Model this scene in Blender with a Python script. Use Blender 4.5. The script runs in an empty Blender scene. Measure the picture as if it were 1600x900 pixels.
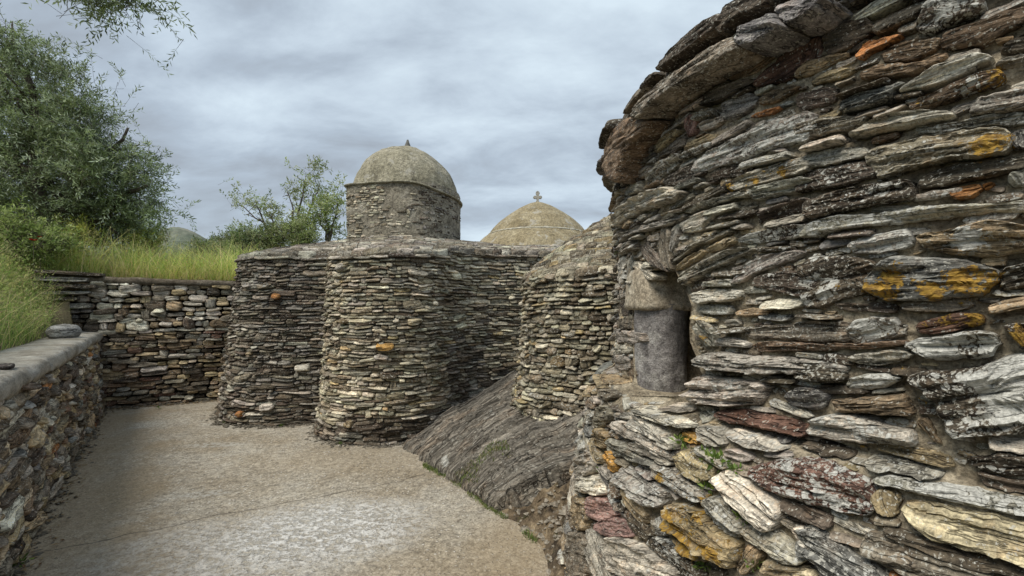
import bpy, math, random
import numpy as np
from mathutils import Vector

# ------------------------------------------------------------------ camera, world, sun, exposure
S = bpy.context.scene
COL = S.collection
EYE = 1.6; FPX = 700.0; HOR = 475.0
cam = bpy.data.cameras.new('camera'); cam_o = bpy.data.objects.new('camera', cam); COL.objects.link(cam_o)
cam_o.location = (0, 0, EYE); cam_o.rotation_euler = (math.radians(90), 0, 0)
cam.sensor_width = 36.0; cam.lens = 36.0 * FPX / 1600.0; cam.shift_y = (HOR - 450.0) / 1600.0
cam.clip_start = 0.05; cam.clip_end = 6000
S.camera = cam_o

SUN_EL, SUN_AZ = math.radians(55), math.radians(226)    # azimuth clockwise from +Y: light comes from behind left
W = bpy.data.worlds.new('World'); S.world = W; W.use_nodes = True
def build_world():
    nt = W.node_tree; N = nt.nodes; L = nt.links; N.clear()
    out = N.new('ShaderNodeOutputWorld'); bg = N.new('ShaderNodeBackground'); bg.inputs['Strength'].default_value = 0.1
    sky = N.new('ShaderNodeTexSky'); sky.sky_type = 'NISHITA'; sky.sun_disc = False
    sky.sun_elevation = SUN_EL; sky.sun_rotation = SUN_AZ
    tc = N.new('ShaderNodeTexCoord'); sep = N.new('ShaderNodeSeparateXYZ'); L.new(tc.outputs['Generated'], sep.inputs[0])
    def m(op, a, b=None, c=None):
        n = N.new('ShaderNodeMath'); n.operation = op
        for i, v in enumerate((a, b, c)):
            if v is None: continue
            if isinstance(v, (int, float)): n.inputs[i].default_value = v
            else: L.new(v, n.inputs[i])
        return n.outputs[0]
    zz = m('ADD', m('MAXIMUM', sep.outputs[2], 0.0), 0.30)
    cx = m('DIVIDE', sep.outputs[0], zz); cy = m('DIVIDE', sep.outputs[1], zz)
    comb = N.new('ShaderNodeCombineXYZ'); L.new(cx, comb.inputs[0]); L.new(cy, comb.inputs[1]); comb.inputs[2].default_value = 3.7
    mp = N.new('ShaderNodeMapping'); mp.inputs['Rotation'].default_value = (0, 0, math.radians(35)); mp.inputs['Scale'].default_value = (1.0, 1.75, 1)
    L.new(comb.outputs[0], mp.inputs[0])
    def noise(sc, det, rough, dist, loc=None):
        n = N.new('ShaderNodeTexNoise'); n.inputs['Scale'].default_value = sc; n.inputs['Detail'].default_value = det
        n.inputs['Roughness'].default_value = rough; n.inputs['Distortion'].default_value = dist
        L.new(mp.outputs[0], n.inputs['Vector']); return n.outputs['Fac']
    a = noise(0.60, 8, 0.56, 0.25); b = noise(2.4, 7, 0.58, 0.25)
    f = m('ADD', m('MULTIPLY', a, 0.60), m('MULTIPLY', b, 0.40))
    r = N.new('ShaderNodeValToRGB'); L.new(f, r.inputs[0])
    e = r.color_ramp.elements
    e[0].position = 0.40; e[0].color = (0.27, 0.305, 0.345, 1)
    e[1].position = 0.62; e[1].color = (0.525, 0.61, 0.67, 1)
    k = e.new(0.47); k.color = (0.33, 0.385, 0.445, 1)
    k = e.new(0.54); k.color = (0.425, 0.495, 0.56, 1)
    sc = N.new('ShaderNodeVectorMath'); sc.operation = 'SCALE'; sc.inputs['Scale'].default_value = 6.1; L.new(r.outputs[0], sc.inputs[0])
    mix = N.new('ShaderNodeMixRGB'); mix.inputs[0].default_value = 0.94
    L.new(sky.outputs[0], mix.inputs[1]); L.new(sc.outputs[0], mix.inputs[2])
    L.new(mix.outputs[0], bg.inputs[0]); L.new(bg.outputs[0], out.inputs[0])
build_world()
sun = bpy.data.lights.new('sun', 'SUN'); sun.energy = 1.5; sun.angle = math.radians(32); sun.color = (1.0, 0.92, 0.80)
sun_o = bpy.data.objects.new('sun', sun); COL.objects.link(sun_o)
sd = Vector((math.sin(SUN_AZ) * math.cos(SUN_EL), math.cos(SUN_AZ) * math.cos(SUN_EL), math.sin(SUN_EL)))
sun_o.rotation_euler = sd.to_track_quat('Z', 'Y').to_euler(); sun_o.location = sd * 30
S.view_settings.view_transform = 'Standard'; S.view_settings.look = 'None'
S.view_settings.exposure = 1.20; S.view_settings.gamma = 1.0; S.view_settings.use_curve_mapping = False
S.cycles.max_bounces = 6; S.cycles.diffuse_bounces = 3; S.cycles.use_denoising = True

# ------------------------------------------------------------------ small maths
rng = np.random.default_rng(7)
def ground_pt(px, py):                      # where a line of sight meets the ground plane
    Y = EYE * FPX / (py - HOR); return np.array([(px - 800) / FPX * Y, Y])
def at(px, py, Y):
    return np.array([(px - 800) / FPX * Y, Y, EYE + (HOR - py) * Y / FPX])
def _h(i, j, k):
    n = (i * 374761393 + j * 668265263 + k * 2147483647 * 3 + 144269) & 0xffffffff
    n = ((n ^ (n >> 13)) * 1274126177) & 0xffffffff
    n = ((n ^ (n >> 15)) * 2246822519) & 0xffffffff
    return ((n ^ (n >> 16)) & 0xffff) / 32767.5 - 1.0
def vnoise(P):
    P = np.asarray(P, float); I = np.floor(P).astype(np.int64); F = P - I; F = F * F * (3 - 2 * F)
    x, y, z = I[..., 0], I[..., 1], I[..., 2]; fx, fy, fz = F[..., 0], F[..., 1], F[..., 2]
    r = 0
    for dx in (0, 1):
        for dy in (0, 1):
            for dz in (0, 1):
                w = (fx if dx else 1 - fx) * (fy if dy else 1 - fy) * (fz if dz else 1 - fz)
                r = r + w * _h(x + dx, y + dy, z + dz)
    return r
def fbm(P, octv=4, lac=2.1, gain=0.5):
    P = np.asarray(P, float); s = 0; a = 1; t = 0
    for o in range(octv):
        s = s + a * vnoise(P + 17.3 * o); t += a; a *= gain; P = P * lac
    return s / t
def smooth(a, b, x):
    t = np.clip((x - a) / (b - a), 0, 1); return t * t * (3 - 2 * t)
def catmull(pts, n=12):
    p = np.array(pts, float); p = np.vstack([2 * p[0] - p[1], p, 2 * p[-1] - p[-2]]); out = []
    for i in range(1, len(p) - 2):
        for t in np.linspace(0, 1, n, endpoint=False):
            a, b, c, d = p[i - 1], p[i], p[i + 1], p[i + 2]
            out.append(0.5 * (2 * b + (c - a) * t + (2 * a - 5 * b + 4 * c - d) * t * t + (3 * b - a - 3 * c + d) * t ** 3))
    out.append(p[-2]); return np.array(out)

# ------------------------------------------------------------------ objects
def tag(o, label=None, cat=None, group=None, kind=None):
    if label: o['label'] = label
    if cat: o['category'] = cat
    if group: o['group'] = group
    if kind: o['kind'] = kind
    return o
def empty(name, loc, label, cat, group=None):
    o = bpy.data.objects.new(name, None); COL.objects.link(o); o.location = loc; o.empty_display_size = 0.2
    return tag(o, label, cat, group)
def mesh(name, V, F, mat, parent=None, smooth_=True, attrs=None, kind=None, origin=None):
    """V (n,3) world coordinates, F (m,3) or (m,4) int array or list of lists"""
    V = np.asarray(V, float)
    base = np.array(parent.matrix_basis.translation) if (parent is not None and parent.parent is None) else np.zeros(3)
    if parent is not None and parent.parent is not None:
        base = np.array(parent.location) + np.array(parent.parent.location)
    if origin is None: origin = V.mean(0) if parent is not None else np.array([V[:, 0].mean(), V[:, 1].mean(), V[:, 2].min()])
    origin = np.asarray(origin, float)
    me = bpy.data.meshes.new(name)
    Vl = V - origin
    if isinstance(F, np.ndarray):
        k = F.shape[1]; me.vertices.add(len(Vl)); me.vertices.foreach_set('co', Vl.astype(np.float32).ravel())
        me.loops.add(F.size); me.loops.foreach_set('vertex_index', F.astype(np.int32).ravel())
        me.polygons.add(len(F)); me.polygons.foreach_set('loop_start', np.arange(0, F.size, k, dtype=np.int32))
        me.update(calc_edges=True)
    else:
        me.from_pydata(Vl.tolist(), [], F); me.update()
    me.polygons.foreach_set('use_smooth', np.full(len(me.polygons), smooth_, dtype=bool))
    for nm, (tp, arr) in (attrs or {}).items():
        at_ = me.attributes.new(nm, tp, 'POINT'); arr = np.asarray(arr, np.float32)
        at_.data.foreach_set('color' if tp == 'FLOAT_COLOR' else ('vector' if tp == 'FLOAT_VECTOR' else 'value'), arr.ravel())
    me.materials.append(mat)
    o = bpy.data.objects.new(name, me); COL.objects.link(o)
    if parent is not None: o.parent = parent; o.location = origin - base
    else: o.location = origin
    if kind: o['kind'] = kind
    return o
def join(parts):
    """parts: list of (V, F) with triangle arrays"""
    n = 0; Vs = []; Fs = []
    for V, F in parts:
        Vs.append(V); Fs.append(np.asarray(F) + n); n += len(V)
    return np.vstack(Vs), np.vstack(Fs)
def grid_faces(nu, nv, wrap=False):
    i = np.arange(nu - (0 if wrap else 1)); j = np.arange(nv - 1)
    I, J = np.meshgrid(i, j, indexing='ij'); I2 = (I + 1) % nu
    return np.stack([I * nv + J, I2 * nv + J, I2 * nv + J + 1, I * nv + J + 1], -1).reshape(-1, 4)
def tube(path, rad, sides=6):
    path = np.asarray(path, float); rad = np.broadcast_to(rad, (len(path),)); V = []
    for i, p in enumerate(path):
        d = path[min(i + 1, len(path) - 1)] - path[max(i - 1, 0)]; d = d / (np.linalg.norm(d) + 1e-9)
        a = np.cross(d, [0, 0, 1]) if abs(d[2]) < 0.9 else np.cross(d, [1, 0, 0]); a /= np.linalg.norm(a); b = np.cross(d, a)
        an = np.arange(sides) * 2 * np.pi / sides
        V.append(p + rad[i] * (np.cos(an)[:, None] * a + np.sin(an)[:, None] * b))
    V = np.vstack(V); F = []
    for i in range(len(path) - 1):
        for k in range(sides):
            a0 = i * sides + k; a1 = i * sides + (k + 1) % sides
            F += [[a0, a1, a1 + sides], [a0, a1 + sides, a0 + sides]]
    V = np.vstack([V, path[-1:] ]); e = len(V) - 1; o = (len(path) - 1) * sides
    F += [[o + k, o + (k + 1) % sides, e] for k in range(sides)]
    return V, np.array(F)

# ------------------------------------------------------------------ materials
class NB:
    def __init__(s, name):
        s.m = bpy.data.materials.new(name); s.m.use_nodes = True; s.t = s.m.node_tree; s.N = s.t.nodes; s.L = s.t.links; s.N.clear()
        s.out = s.N.new('ShaderNodeOutputMaterial'); s.b = s.N.new('ShaderNodeBsdfPrincipled'); s.L.new(s.b.outputs[0], s.out.inputs[0])
    def put(s, sock, v):
        if isinstance(v, bpy.types.NodeSocket): s.L.new(v, sock)
        elif isinstance(v, tuple) and len(v) == 3 and sock.type == 'RGBA': sock.default_value = (*v, 1)
        else: sock.default_value = v
    def math(s, op, a, b=0.0, clamp=False):
        n = s.N.new('ShaderNodeMath'); n.operation = op; n.use_clamp = clamp; s.put(n.inputs[0], a); s.put(n.inputs[1], b); return n.outputs[0]
    def attr(s, nm): 
        n = s.N.new('ShaderNodeAttribute'); n.attribute_name = nm; return n
    def pos(s): return s.N.new('ShaderNodeNewGeometry').outputs['Position']
    def mapping(s, v, sc=(1, 1, 1), rot=(0, 0, 0), loc=(0, 0, 0)):
        n = s.N.new('ShaderNodeMapping'); s.L.new(v, n.inputs[0]); n.inputs['Scale'].default_value = sc; n.inputs['Rotation'].default_value = rot; n.inputs['Location'].default_value = loc; return n.outputs[0]
    def noise(s, v, sc, det=4, rough=0.55, dist=0.0):
        n = s.N.new('ShaderNodeTexNoise'); s.L.new(v, n.inputs['Vector']); n.inputs['Scale'].default_value = sc; n.inputs['Detail'].default_value = det
        n.inputs['Roughness'].default_value = rough; n.inputs['Distortion'].default_value = dist; return n.outputs['Fac']
    def voro(s, v, sc, feat='F1', rnd=1.0):
        n = s.N.new('ShaderNodeTexVoronoi'); s.L.new(v, n.inputs['Vector']); n.inputs['Scale'].default_value = sc; n.feature = feat; n.inputs['Randomness'].default_value = rnd; return n
    def mr(s, v, a, b, c=0.0, d=1.0, sm=False):
        n = s.N.new('ShaderNodeMapRange'); s.put(n.inputs[0], v)
        n.interpolation_type = 'SMOOTHSTEP' if sm else 'LINEAR'
        for i, q in zip((1, 2, 3, 4), (a, b, c, d)): s.put(n.inputs[i], q)
        return n.outputs[0]
    def mix(s, f, a, b, mode='MIX'):
        n = s.N.new('ShaderNodeMixRGB'); n.blend_type = mode; s.put(n.inputs[0], f); s.put(n.inputs[1], a); s.put(n.inputs[2], b); return n.outputs[0]
    def gain(s, c, f):
        n = s.N.new('ShaderNodeVectorMath'); n.operation = 'SCALE'; s.put(n.inputs[0], c); s.put(n.inputs['Scale'], f); return n.outputs[0]
    def ramp(s, f, stops):
        n = s.N.new('ShaderNodeValToRGB'); s.L.new(f, n.inputs[0]); e = n.color_ramp.elements
        e[0].position, e[0].color = stops[0][0], (*stops[0][1], 1); e[1].position, e[1].color = stops[-1][0], (*stops[-1][1], 1)
        for p, c in stops[1:-1]: q = e.new(p); q.color = (*c, 1)
        return n.outputs[0]
    def warp(s, v, sc, amt):
        n = s.N.new('ShaderNodeTexNoise'); s.L.new(v, n.inputs['Vector']); n.inputs['Scale'].default_value = sc; n.inputs['Detail'].default_value = 2
        a = s.N.new('ShaderNodeVectorMath'); a.operation = 'SUBTRACT'; s.L.new(n.outputs['Color'], a.inputs[0]); a.inputs[1].default_value = (.5, .5, .5)
        b = s.N.new('ShaderNodeVectorMath'); b.operation = 'SCALE'; s.L.new(a.outputs[0], b.inputs[0]); b.inputs['Scale'].default_value = amt
        c = s.N.new('ShaderNodeVectorMath'); c.operation = 'ADD'; s.L.new(v, c.inputs[0]); s.L.new(b.outputs[0], c.inputs[1]); return c.outputs[0]
    def done(s, col, rough=0.9, bump=None, strength=0.5, dist=0.01, spec=0.25):
        s.put(s.b.inputs['Base Color'], col); s.put(s.b.inputs['Roughness'], rough); s.b.inputs['Specular IOR Level'].default_value = spec
        if bump is not None:
            n = s.N.new('ShaderNodeBump'); s.L.new(bump, n.inputs['Height']); n.inputs['Strength'].default_value = strength; n.inputs['Distance'].default_value = dist
            s.L.new(n.outputs[0], s.b.inputs['Normal'])
        return s.m

def mat_schist(name, fs=1.0, bump=0.9, dist=0.012, contrast=1.0, pale=1.0, warm=.55, wa=.03):
    """layered schist: tint, lich = (white lichen, orange lichen, spare), gc = metres along / across the layers"""
    b = NB(name); tint = b.attr('tint').outputs['Color']; lv = b.attr('lich').outputs['Vector']; gc = b.attr('gc').outputs['Vector']
    sep = b.N.new('ShaderNodeSeparateXYZ'); b.L.new(lv, sep.inputs[0]); wl, ol = sep.outputs[0], sep.outputs[1]
    gw = b.warp(gc, 7 * fs, wa / fs)
    g1 = b.noise(b.mapping(gw, (5 * fs, 48 * fs, 14 * fs)), 1.0, 5, 0.62)
    g2 = b.noise(b.mapping(gw, (18 * fs, 170 * fs, 50 * fs)), 1.0, 3, 0.6)
    pt = b.noise(gw, 11 * fs, 4, 0.6)
    fine = b.noise(gc, 150 * fs, 3, 0.7)
    c = b.gain(tint, b.mr(g1, 0.3, 0.7, 1 - .62 * contrast, 1 + .65 * contrast))
    c = b.gain(c, b.mr(g2, 0.3, 0.7, 1 - .28 * contrast, 1 + .3 * contrast))
    c = b.gain(c, b.mr(pt, 0.3, 0.7, 0.62, 1.3))
    c = b.gain(c, b.mr(fine, 0.32, 0.68, 0.52, 1.48))
    warmf = b.mr(b.noise(gw, 16 * fs, 3, 0.6), 0.5, 0.72, 0, warm, True)
    c = b.mix(warmf, c, b.mix(1.0, c, (1.25, 0.86, 0.55), 'MULTIPLY'))
    # small pale specks
    sp = b.noise(gc, 120 * fs, 3, 0.6); spk = b.mr(b.math('ADD', sp, b.math('MULTIPLY', wl, 0.10)), 0.62, 0.68, 0, 0.75, True)
    ckn = b.noise(b.mapping(gw, (4 * fs, 34 * fs, 10 * fs), (0, 0, 0), (3, 7, 1)), 1.0, 4, 0.6); ckl = b.mr(b.math('ABSOLUTE', b.math('SUBTRACT', ckn, 0.5)), 0.0, 0.022, 1, 0, True)
    c = b.gain(c, b.math('SUBTRACT', 1.0, b.math('MULTIPLY', ckl, .62)))
    c = b.mix(spk, c, (0.50, 0.49, 0.43))
    # crusts
    vw = b.warp(gc, 45 * fs, 0.022 / fs)
    v = b.voro(vw, 62 * fs); v2 = b.voro(vw, 140 * fs)
    pn = b.noise(gc, 13 * fs, 3, 0.6)
    lim = b.math('ADD', b.math('MULTIPLY', wl, 0.95), b.mr(pn, 0.35, 0.68, -0.80, -0.05))
    cr = b.mr(b.math('SUBTRACT', lim, v.outputs['Distance']), 0.0, 0.05, 0, 1, True)
    cr2 = b.mr(b.math('SUBTRACT', b.math('MULTIPLY', lim, 0.9), v2.outputs['Distance']), 0.0, 0.07, 0, 0.8, True)
    crust = b.math('MAXIMUM', cr, cr2)
    lcol = b.gain((0.60, 0.60, 0.55), b.mr(fine, 0.3, 0.7, 0.62, 1.25)) if False else b.mix(b.mr(fine, 0.35, 0.65, 0, 1), (0.34 * pale, 0.34 * pale, 0.31 * pale), (0.66 * pale, 0.66 * pale, 0.61 * pale))
    c = b.mix(b.math('MULTIPLY', crust, 0.92), c, lcol)
    on = b.noise(b.warp(gc, 30 * fs, 0.03 / fs), 30 * fs, 4, 0.62)
    on = b.math('ADD', b.math('MULTIPLY', on, .6), b.math('MULTIPLY', b.noise(gc, 120 * fs, 3, .7), .4))
    om = b.mr(b.math('ADD', on, b.math('MULTIPLY', ol, 0.20)), 0.66, 0.71, 0, 1, True)
    ocol = b.mix(b.mr(b.noise(gc, 90 * fs, 3, 0.6), 0.35, 0.65), (0.17, 0.095, 0.02), (0.47, 0.29, 0.05))
    c = b.mix(b.math('MULTIPLY', om, 0.93), c, ocol)
    h = b.math('ADD', b.math('MULTIPLY', g1, 1.0), b.math('MULTIPLY', g2, 0.35))
    h = b.math('SUBTRACT', h, b.math('MULTIPLY', ckl, .45)); h = b.math('ADD', h, b.math('MULTIPLY', fine, 0.30)); h = b.math('ADD', h, b.math('MULTIPLY', pt, 0.5))
    h = b.math('ADD', h, b.math('MULTIPLY', crust, 0.12)); h = b.math('ADD', h, b.math('MULTIPLY', om, 0.18))
    return b.done(c, 0.9, h, bump, dist)
def mat_mortar(name, c1, c2, c3, fs=1.0, strength=0.8, dist=0.01, moss=0.0):
    b = NB(name); p = b.pos(); pw = b.warp(p, 6 * fs, 0.05)
    a = b.noise(pw, 9 * fs, 5, 0.6); f = b.noise(p, 110 * fs, 3, 0.7); g = b.noise(p, 38 * fs, 4, 0.65)
    c = b.ramp(a, [(0.3, c1), (0.5, c2), (0.72, c3)])
    c = b.gain(c, b.mr(g, 0.3, 0.7, 0.5, 1.5)); c = b.gain(c, b.mr(f, 0.3, 0.7, 0.5, 1.5))
    if moss: c = b.mix(b.mr(b.noise(p, 5, 4, 0.6), 0.55, 0.7, 0, moss, True), c, (0.07, 0.08, 0.03))
    h = b.math('ADD', b.math('MULTIPLY', g, 0.8), b.math('MULTIPLY', f, 0.35)); h = b.math('ADD', h, a)
    return b.done(c, 0.95, h, strength, dist)
def mat_plain(name, col, rough=0.9, vary=0.3, sc=20, spec=0.2):
    b = NB(name); p = b.pos(); n = b.noise(p, sc, 4, 0.6)
    return b.done(b.gain(col if not isinstance(col, tuple) else b.mix(0.0, col, col), b.mr(n, 0.3, 0.7, 1 - vary, 1 + vary)), rough, n, 0.4, 0.01, spec)
def mat_leaf(name, rough=0.55, trans=0.25):
    b = NB(name); c = b.attr('tint').outputs['Color']
    b.done(c, rough, None, spec=0.35)
    tr = b.N.new('ShaderNodeBsdfTranslucent'); b.put(tr.inputs[0], b.gain(c, 1.3))
    mx = b.N.new('ShaderNodeMixShader'); mx.inputs[0].default_value = trans
    b.L.new(b.b.outputs[0], mx.inputs[1]); b.L.new(tr.outputs[0], mx.inputs[2]); b.L.new(mx.outputs[0], b.out.inputs[0]); return b.m
def mat_dome(name, c1, c2, c3, streak=0.0):
    b = NB(name); p = b.pos(); pw = b.warp(p, 3, 0.15)
    a = b.noise(pw, 3.2, 6, 0.65); f = b.noise(p, 60, 3, 0.7); g = b.noise(p, 22, 5, 0.7)
    c = b.ramp(a, [(0.33, c1), (0.5, c2), (0.68, c3)])
    c = b.gain(c, b.mr(g, 0.32, 0.68, 0.55, 1.4)); c = b.gain(c, b.mr(f, 0.3, 0.7, 0.6, 1.4))
    w = b.mr(b.noise(pw, 4.5, 6, 0.7), 0.56, 0.63, 0, 0.7, True); c = b.mix(w, c, (0.44, 0.425, 0.37)); dw = b.mr(b.noise(b.mapping(pw, (1, 1, .35)), 6, 5, 0.7), 0.58, 0.68, 0, 0.55, True); c = b.mix(dw, c, (0.09, 0.08, 0.06))
    h = b.math('ADD', b.math('MULTIPLY', g, 1.0), b.math('MULTIPLY', f, 0.5))
    return b.done(c, 0.95, h, 0.9, 0.03)

M_ST = mat_schist('schist_near', 1.0, 1.0, 0.010, 1.05, 1.0, .28)
M_SM = mat_schist('schist_far', 0.5, 1.0, 0.018, 1.0, .85, .22)
M_MORT = mat_mortar('lime_mortar', (0.13, 0.105, 0.072), (0.26, 0.222, 0.16), (0.42, 0.372, 0.28), 1.0, 1.0, 0.012)
M_CORE = mat_mortar('dark_wall_core', (0.055, 0.047, 0.036), (0.115, 0.10, 0.077), (0.21, 0.188, 0.15), 0.7, 0.9, 0.02)
M_CORE_L = mat_mortar('pale_wall_core', (0.12, 0.10, 0.075), (0.20, 0.175, 0.135), (0.30, 0.27, 0.22), 0.7, 0.9, 0.015)
M_DRY = mat_mortar('dark_joint_earth', (0.02, 0.016, 0.012), (0.035, 0.028, 0.02), (0.06, 0.05, 0.035), 0.7, 0.8, 0.02)
M_DOME1 = mat_dome('weathered_render', (0.19, 0.175, 0.125), (0.30, 0.28, 0.205), (0.42, 0.39, 0.30))
M_DOME2 = mat_dome('yellowed_render', (0.22, 0.182, 0.108), (0.31, 0.262, 0.165), (0.40, 0.35, 0.235))
M_LEAF = mat_leaf('olive_leaf'); M_GRASS = mat_leaf('grass_blade', 0.6, 0.35)
M_BARK = mat_plain('olive_bark', (0.10, 0.085, 0.068), 0.95, 0.5, 25)
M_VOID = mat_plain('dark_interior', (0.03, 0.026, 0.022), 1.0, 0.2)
M_MORT_L = mat_mortar('pale_lime', (.28, .26, .2), (.4, .38, .3), (.5, .48, .4))
M_RED = mat_plain('poppy_petal', (0.55, 0.03, 0.02), 0.6, 0.2)

# ------------------------------------------------------------------ stones
TINTS = {'g': (0.27, 0.265, 0.245), 'l': (0.41, 0.40, 0.365), 'w': (0.50, 0.495, 0.465), 'd': (0.088, 0.076, 0.063), 'b': (0.16, 0.126, 0.092),
         't': (0.31, 0.245, 0.15), 'c': (0.44, 0.37, 0.25), 'o': (0.36, 0.175, 0.07), 'r': (0.135, 0.080, 0.058), 'p': (0.30, 0.185, 0.165),
         's': (0.155, 0.160, 0.165), 'y': (0.42, 0.25, 0.075), 'v': (0.185, 0.182, 0.175), 'm': (0.185, 0.17, 0.145)}
TINTS = {k: tuple(np.array(v) * ((1.06, 1.0, .90) if k in 'gldmvbsw' else (1, 1, 1))) for k, v in TINTS.items()}
PROFILE = {  # (t toward the spine, height)
    'hero': [(0, -1.6), (0.0, -0.1), (0.012, 0.45), (0.045, 0.78), (0.10, 0.92), (0.19, 0.98), (0.30, 1.0), (0.43, 1.0), (0.58, 1.01), (0.72, 1.0), (0.87, 1.0)],
    'mid': [(0, -1.0), (0.0, 0.1), (0.05, 0.66), (0.16, 0.93), (0.42, 1.0), (0.75, 1.03)],
    'far': [(0, -1.0), (0.02, 0.45), (0.22, 0.95), (0.66, 1.03)]}
def stone(out, proud, tint, wl=0.0, ol=0.0, prof='far', tilt=0.0, relief=0.25, spots=None, r=rng, gs=1.0):
    out = np.asarray(out, float); n = len(out); c = out.mean(0); q = out - c
    ev, em = np.linalg.eigh(q.T @ q / n); e1 = em[:, 1]; e1 = e1 if e1[0] >= 0 else -e1; e2 = np.array([-e1[1], e1[0]])
    a = q @ e1; b_ = q @ e2; ha = np.abs(a).max(); hb = np.abs(b_).max(); k = max(ha - hb, ha * 0.15) * 0.9
    tg = np.stack([np.clip(a, -k, k), np.zeros(n)], 1); ab = np.stack([a, b_], 1)
    P = []; H = []; 
    for t, h in PROFILE[prof]:
        P.append(ab * (1 - t) + tg * t); H.append(np.full(n, h * proud if h > 0 else h * 0.035 - 0.005))
    P.append(np.zeros((1, 2))); H.append(np.array([PROFILE[prof][-1][1] * proud]))
    P = np.vstack(P); H = np.concatenate(H); nr = len(PROFILE[prof])
    off = r.uniform(0, 50, 3); gc = np.column_stack([P[:, 0] * gs, P[:, 1] * gs, H * 0.7]) + off
    sz = c + P[:, :1] * e1 + P[:, 1:] * e2
    up = (sz[:, 1] - c[1]) / (np.abs(out[:, 1] - c[1]).max() + 1e-6)
    H = H + np.where(H > -0.001, -tilt * proud * up, 0)
    F = []
    i = np.arange(n); j = (i + 1) % n
    for q_ in range(nr - 1):
        A, B = q_ * n + i, q_ * n + j
        F.append(np.stack([A, B, B + n], 1)); F.append(np.stack([A, B + n, A + n], 1))
    o = (nr - 1) * n; F.append(np.stack([o + i, o + j, np.full(n, nr * n)], 1))
    F = np.vstack(F)
    T = np.array(tint) * r.uniform(0.86, 1.14) * (1 + r.uniform(-0.035, 0.035, 3))
    lich = np.zeros((len(P), 3)); lich[:, 0] = wl; lich[:, 1] = ol
    if spots is not None:
        for (cx, cz, rad, kind, amt) in spots:
            d = np.hypot(sz[:, 0] - cx, sz[:, 1] - cz) / rad
            w = smooth(1.5, 0.25, d)
            lich[:, kind] = np.maximum(lich[:, kind], amt * w)
    return dict(sz=sz, H=H, gc=gc, F=F, T=T, lich=lich, c=c, area=ha * hb, proud=proud, relief=relief, prof=prof)
def blob_outline(c, w, h, n, rot=0.0, jag=0.16, sq=0.62, r=rng):
    """outline of a split slab: uneven four-sided block with cut corners"""
    j = lambda a: r.uniform(-a, a)
    L, R, B, T = -w / 2, w / 2, -h / 2, h / 2; cut = r.uniform(.05, .32, 4) * min(w * .5, h * 1.3); lt = r.uniform(.0, .55, 2)
    k = [(L + cut[0], B * (1 - lt[0] * .5)), (L * .35 + j(.1) * w, B * (1 + j(jag))), (R * .4 + j(.1) * w, B * (1 + j(jag))), (R - cut[1], B * (1 - lt[1] * .6)),
         (R + j(.03) * w, B * (.45 + j(.3)) * (1 - lt[1] * .5)), (R - j(.03) * w - cut[2] * .3, T * (.5 + j(.3)) * (1 - lt[1] * .5)), (R - cut[2] * 1.3, T * (1 - lt[1] * .4)),
         (R * .35 + j(.12) * w, T * (1 + j(jag * 1.4))), (L * .3 + j(.12) * w, T * (1 + j(jag * 1.4))), (L + cut[3] * 1.3, T * (1 - lt[0] * .4)), (L + j(.03) * w, T * (.4 + j(.3)) * (1 - lt[0] * .5)), (L + j(.03) * w, B * (.4 + j(.3)) * (1 - lt[0] * .5))]
    k = np.array(k)
    if n != 12:
        q = np.vstack([k, k[:1]]); sg = np.linalg.norm(np.diff(q, axis=0), axis=1); cl = np.concatenate([[0], np.cumsum(sg)]); t = np.linspace(0, cl[-1], n, endpoint=False)
        if n < 12: k = k[np.sort(r.permutation(12)[:n])]
        else: k = np.column_stack([np.interp(t, cl, q[:, 0]), np.interp(t, cl, q[:, 1])]) + r.uniform(-1, 1, (n, 2)) * h * .025
    cr, sr = math.cos(rot), math.sin(rot)
    return np.stack([c[0] + k[:, 0] * cr - k[:, 1] * sr, c[1] + k[:, 0] * sr + k[:, 1] * cr], 1)
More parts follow.
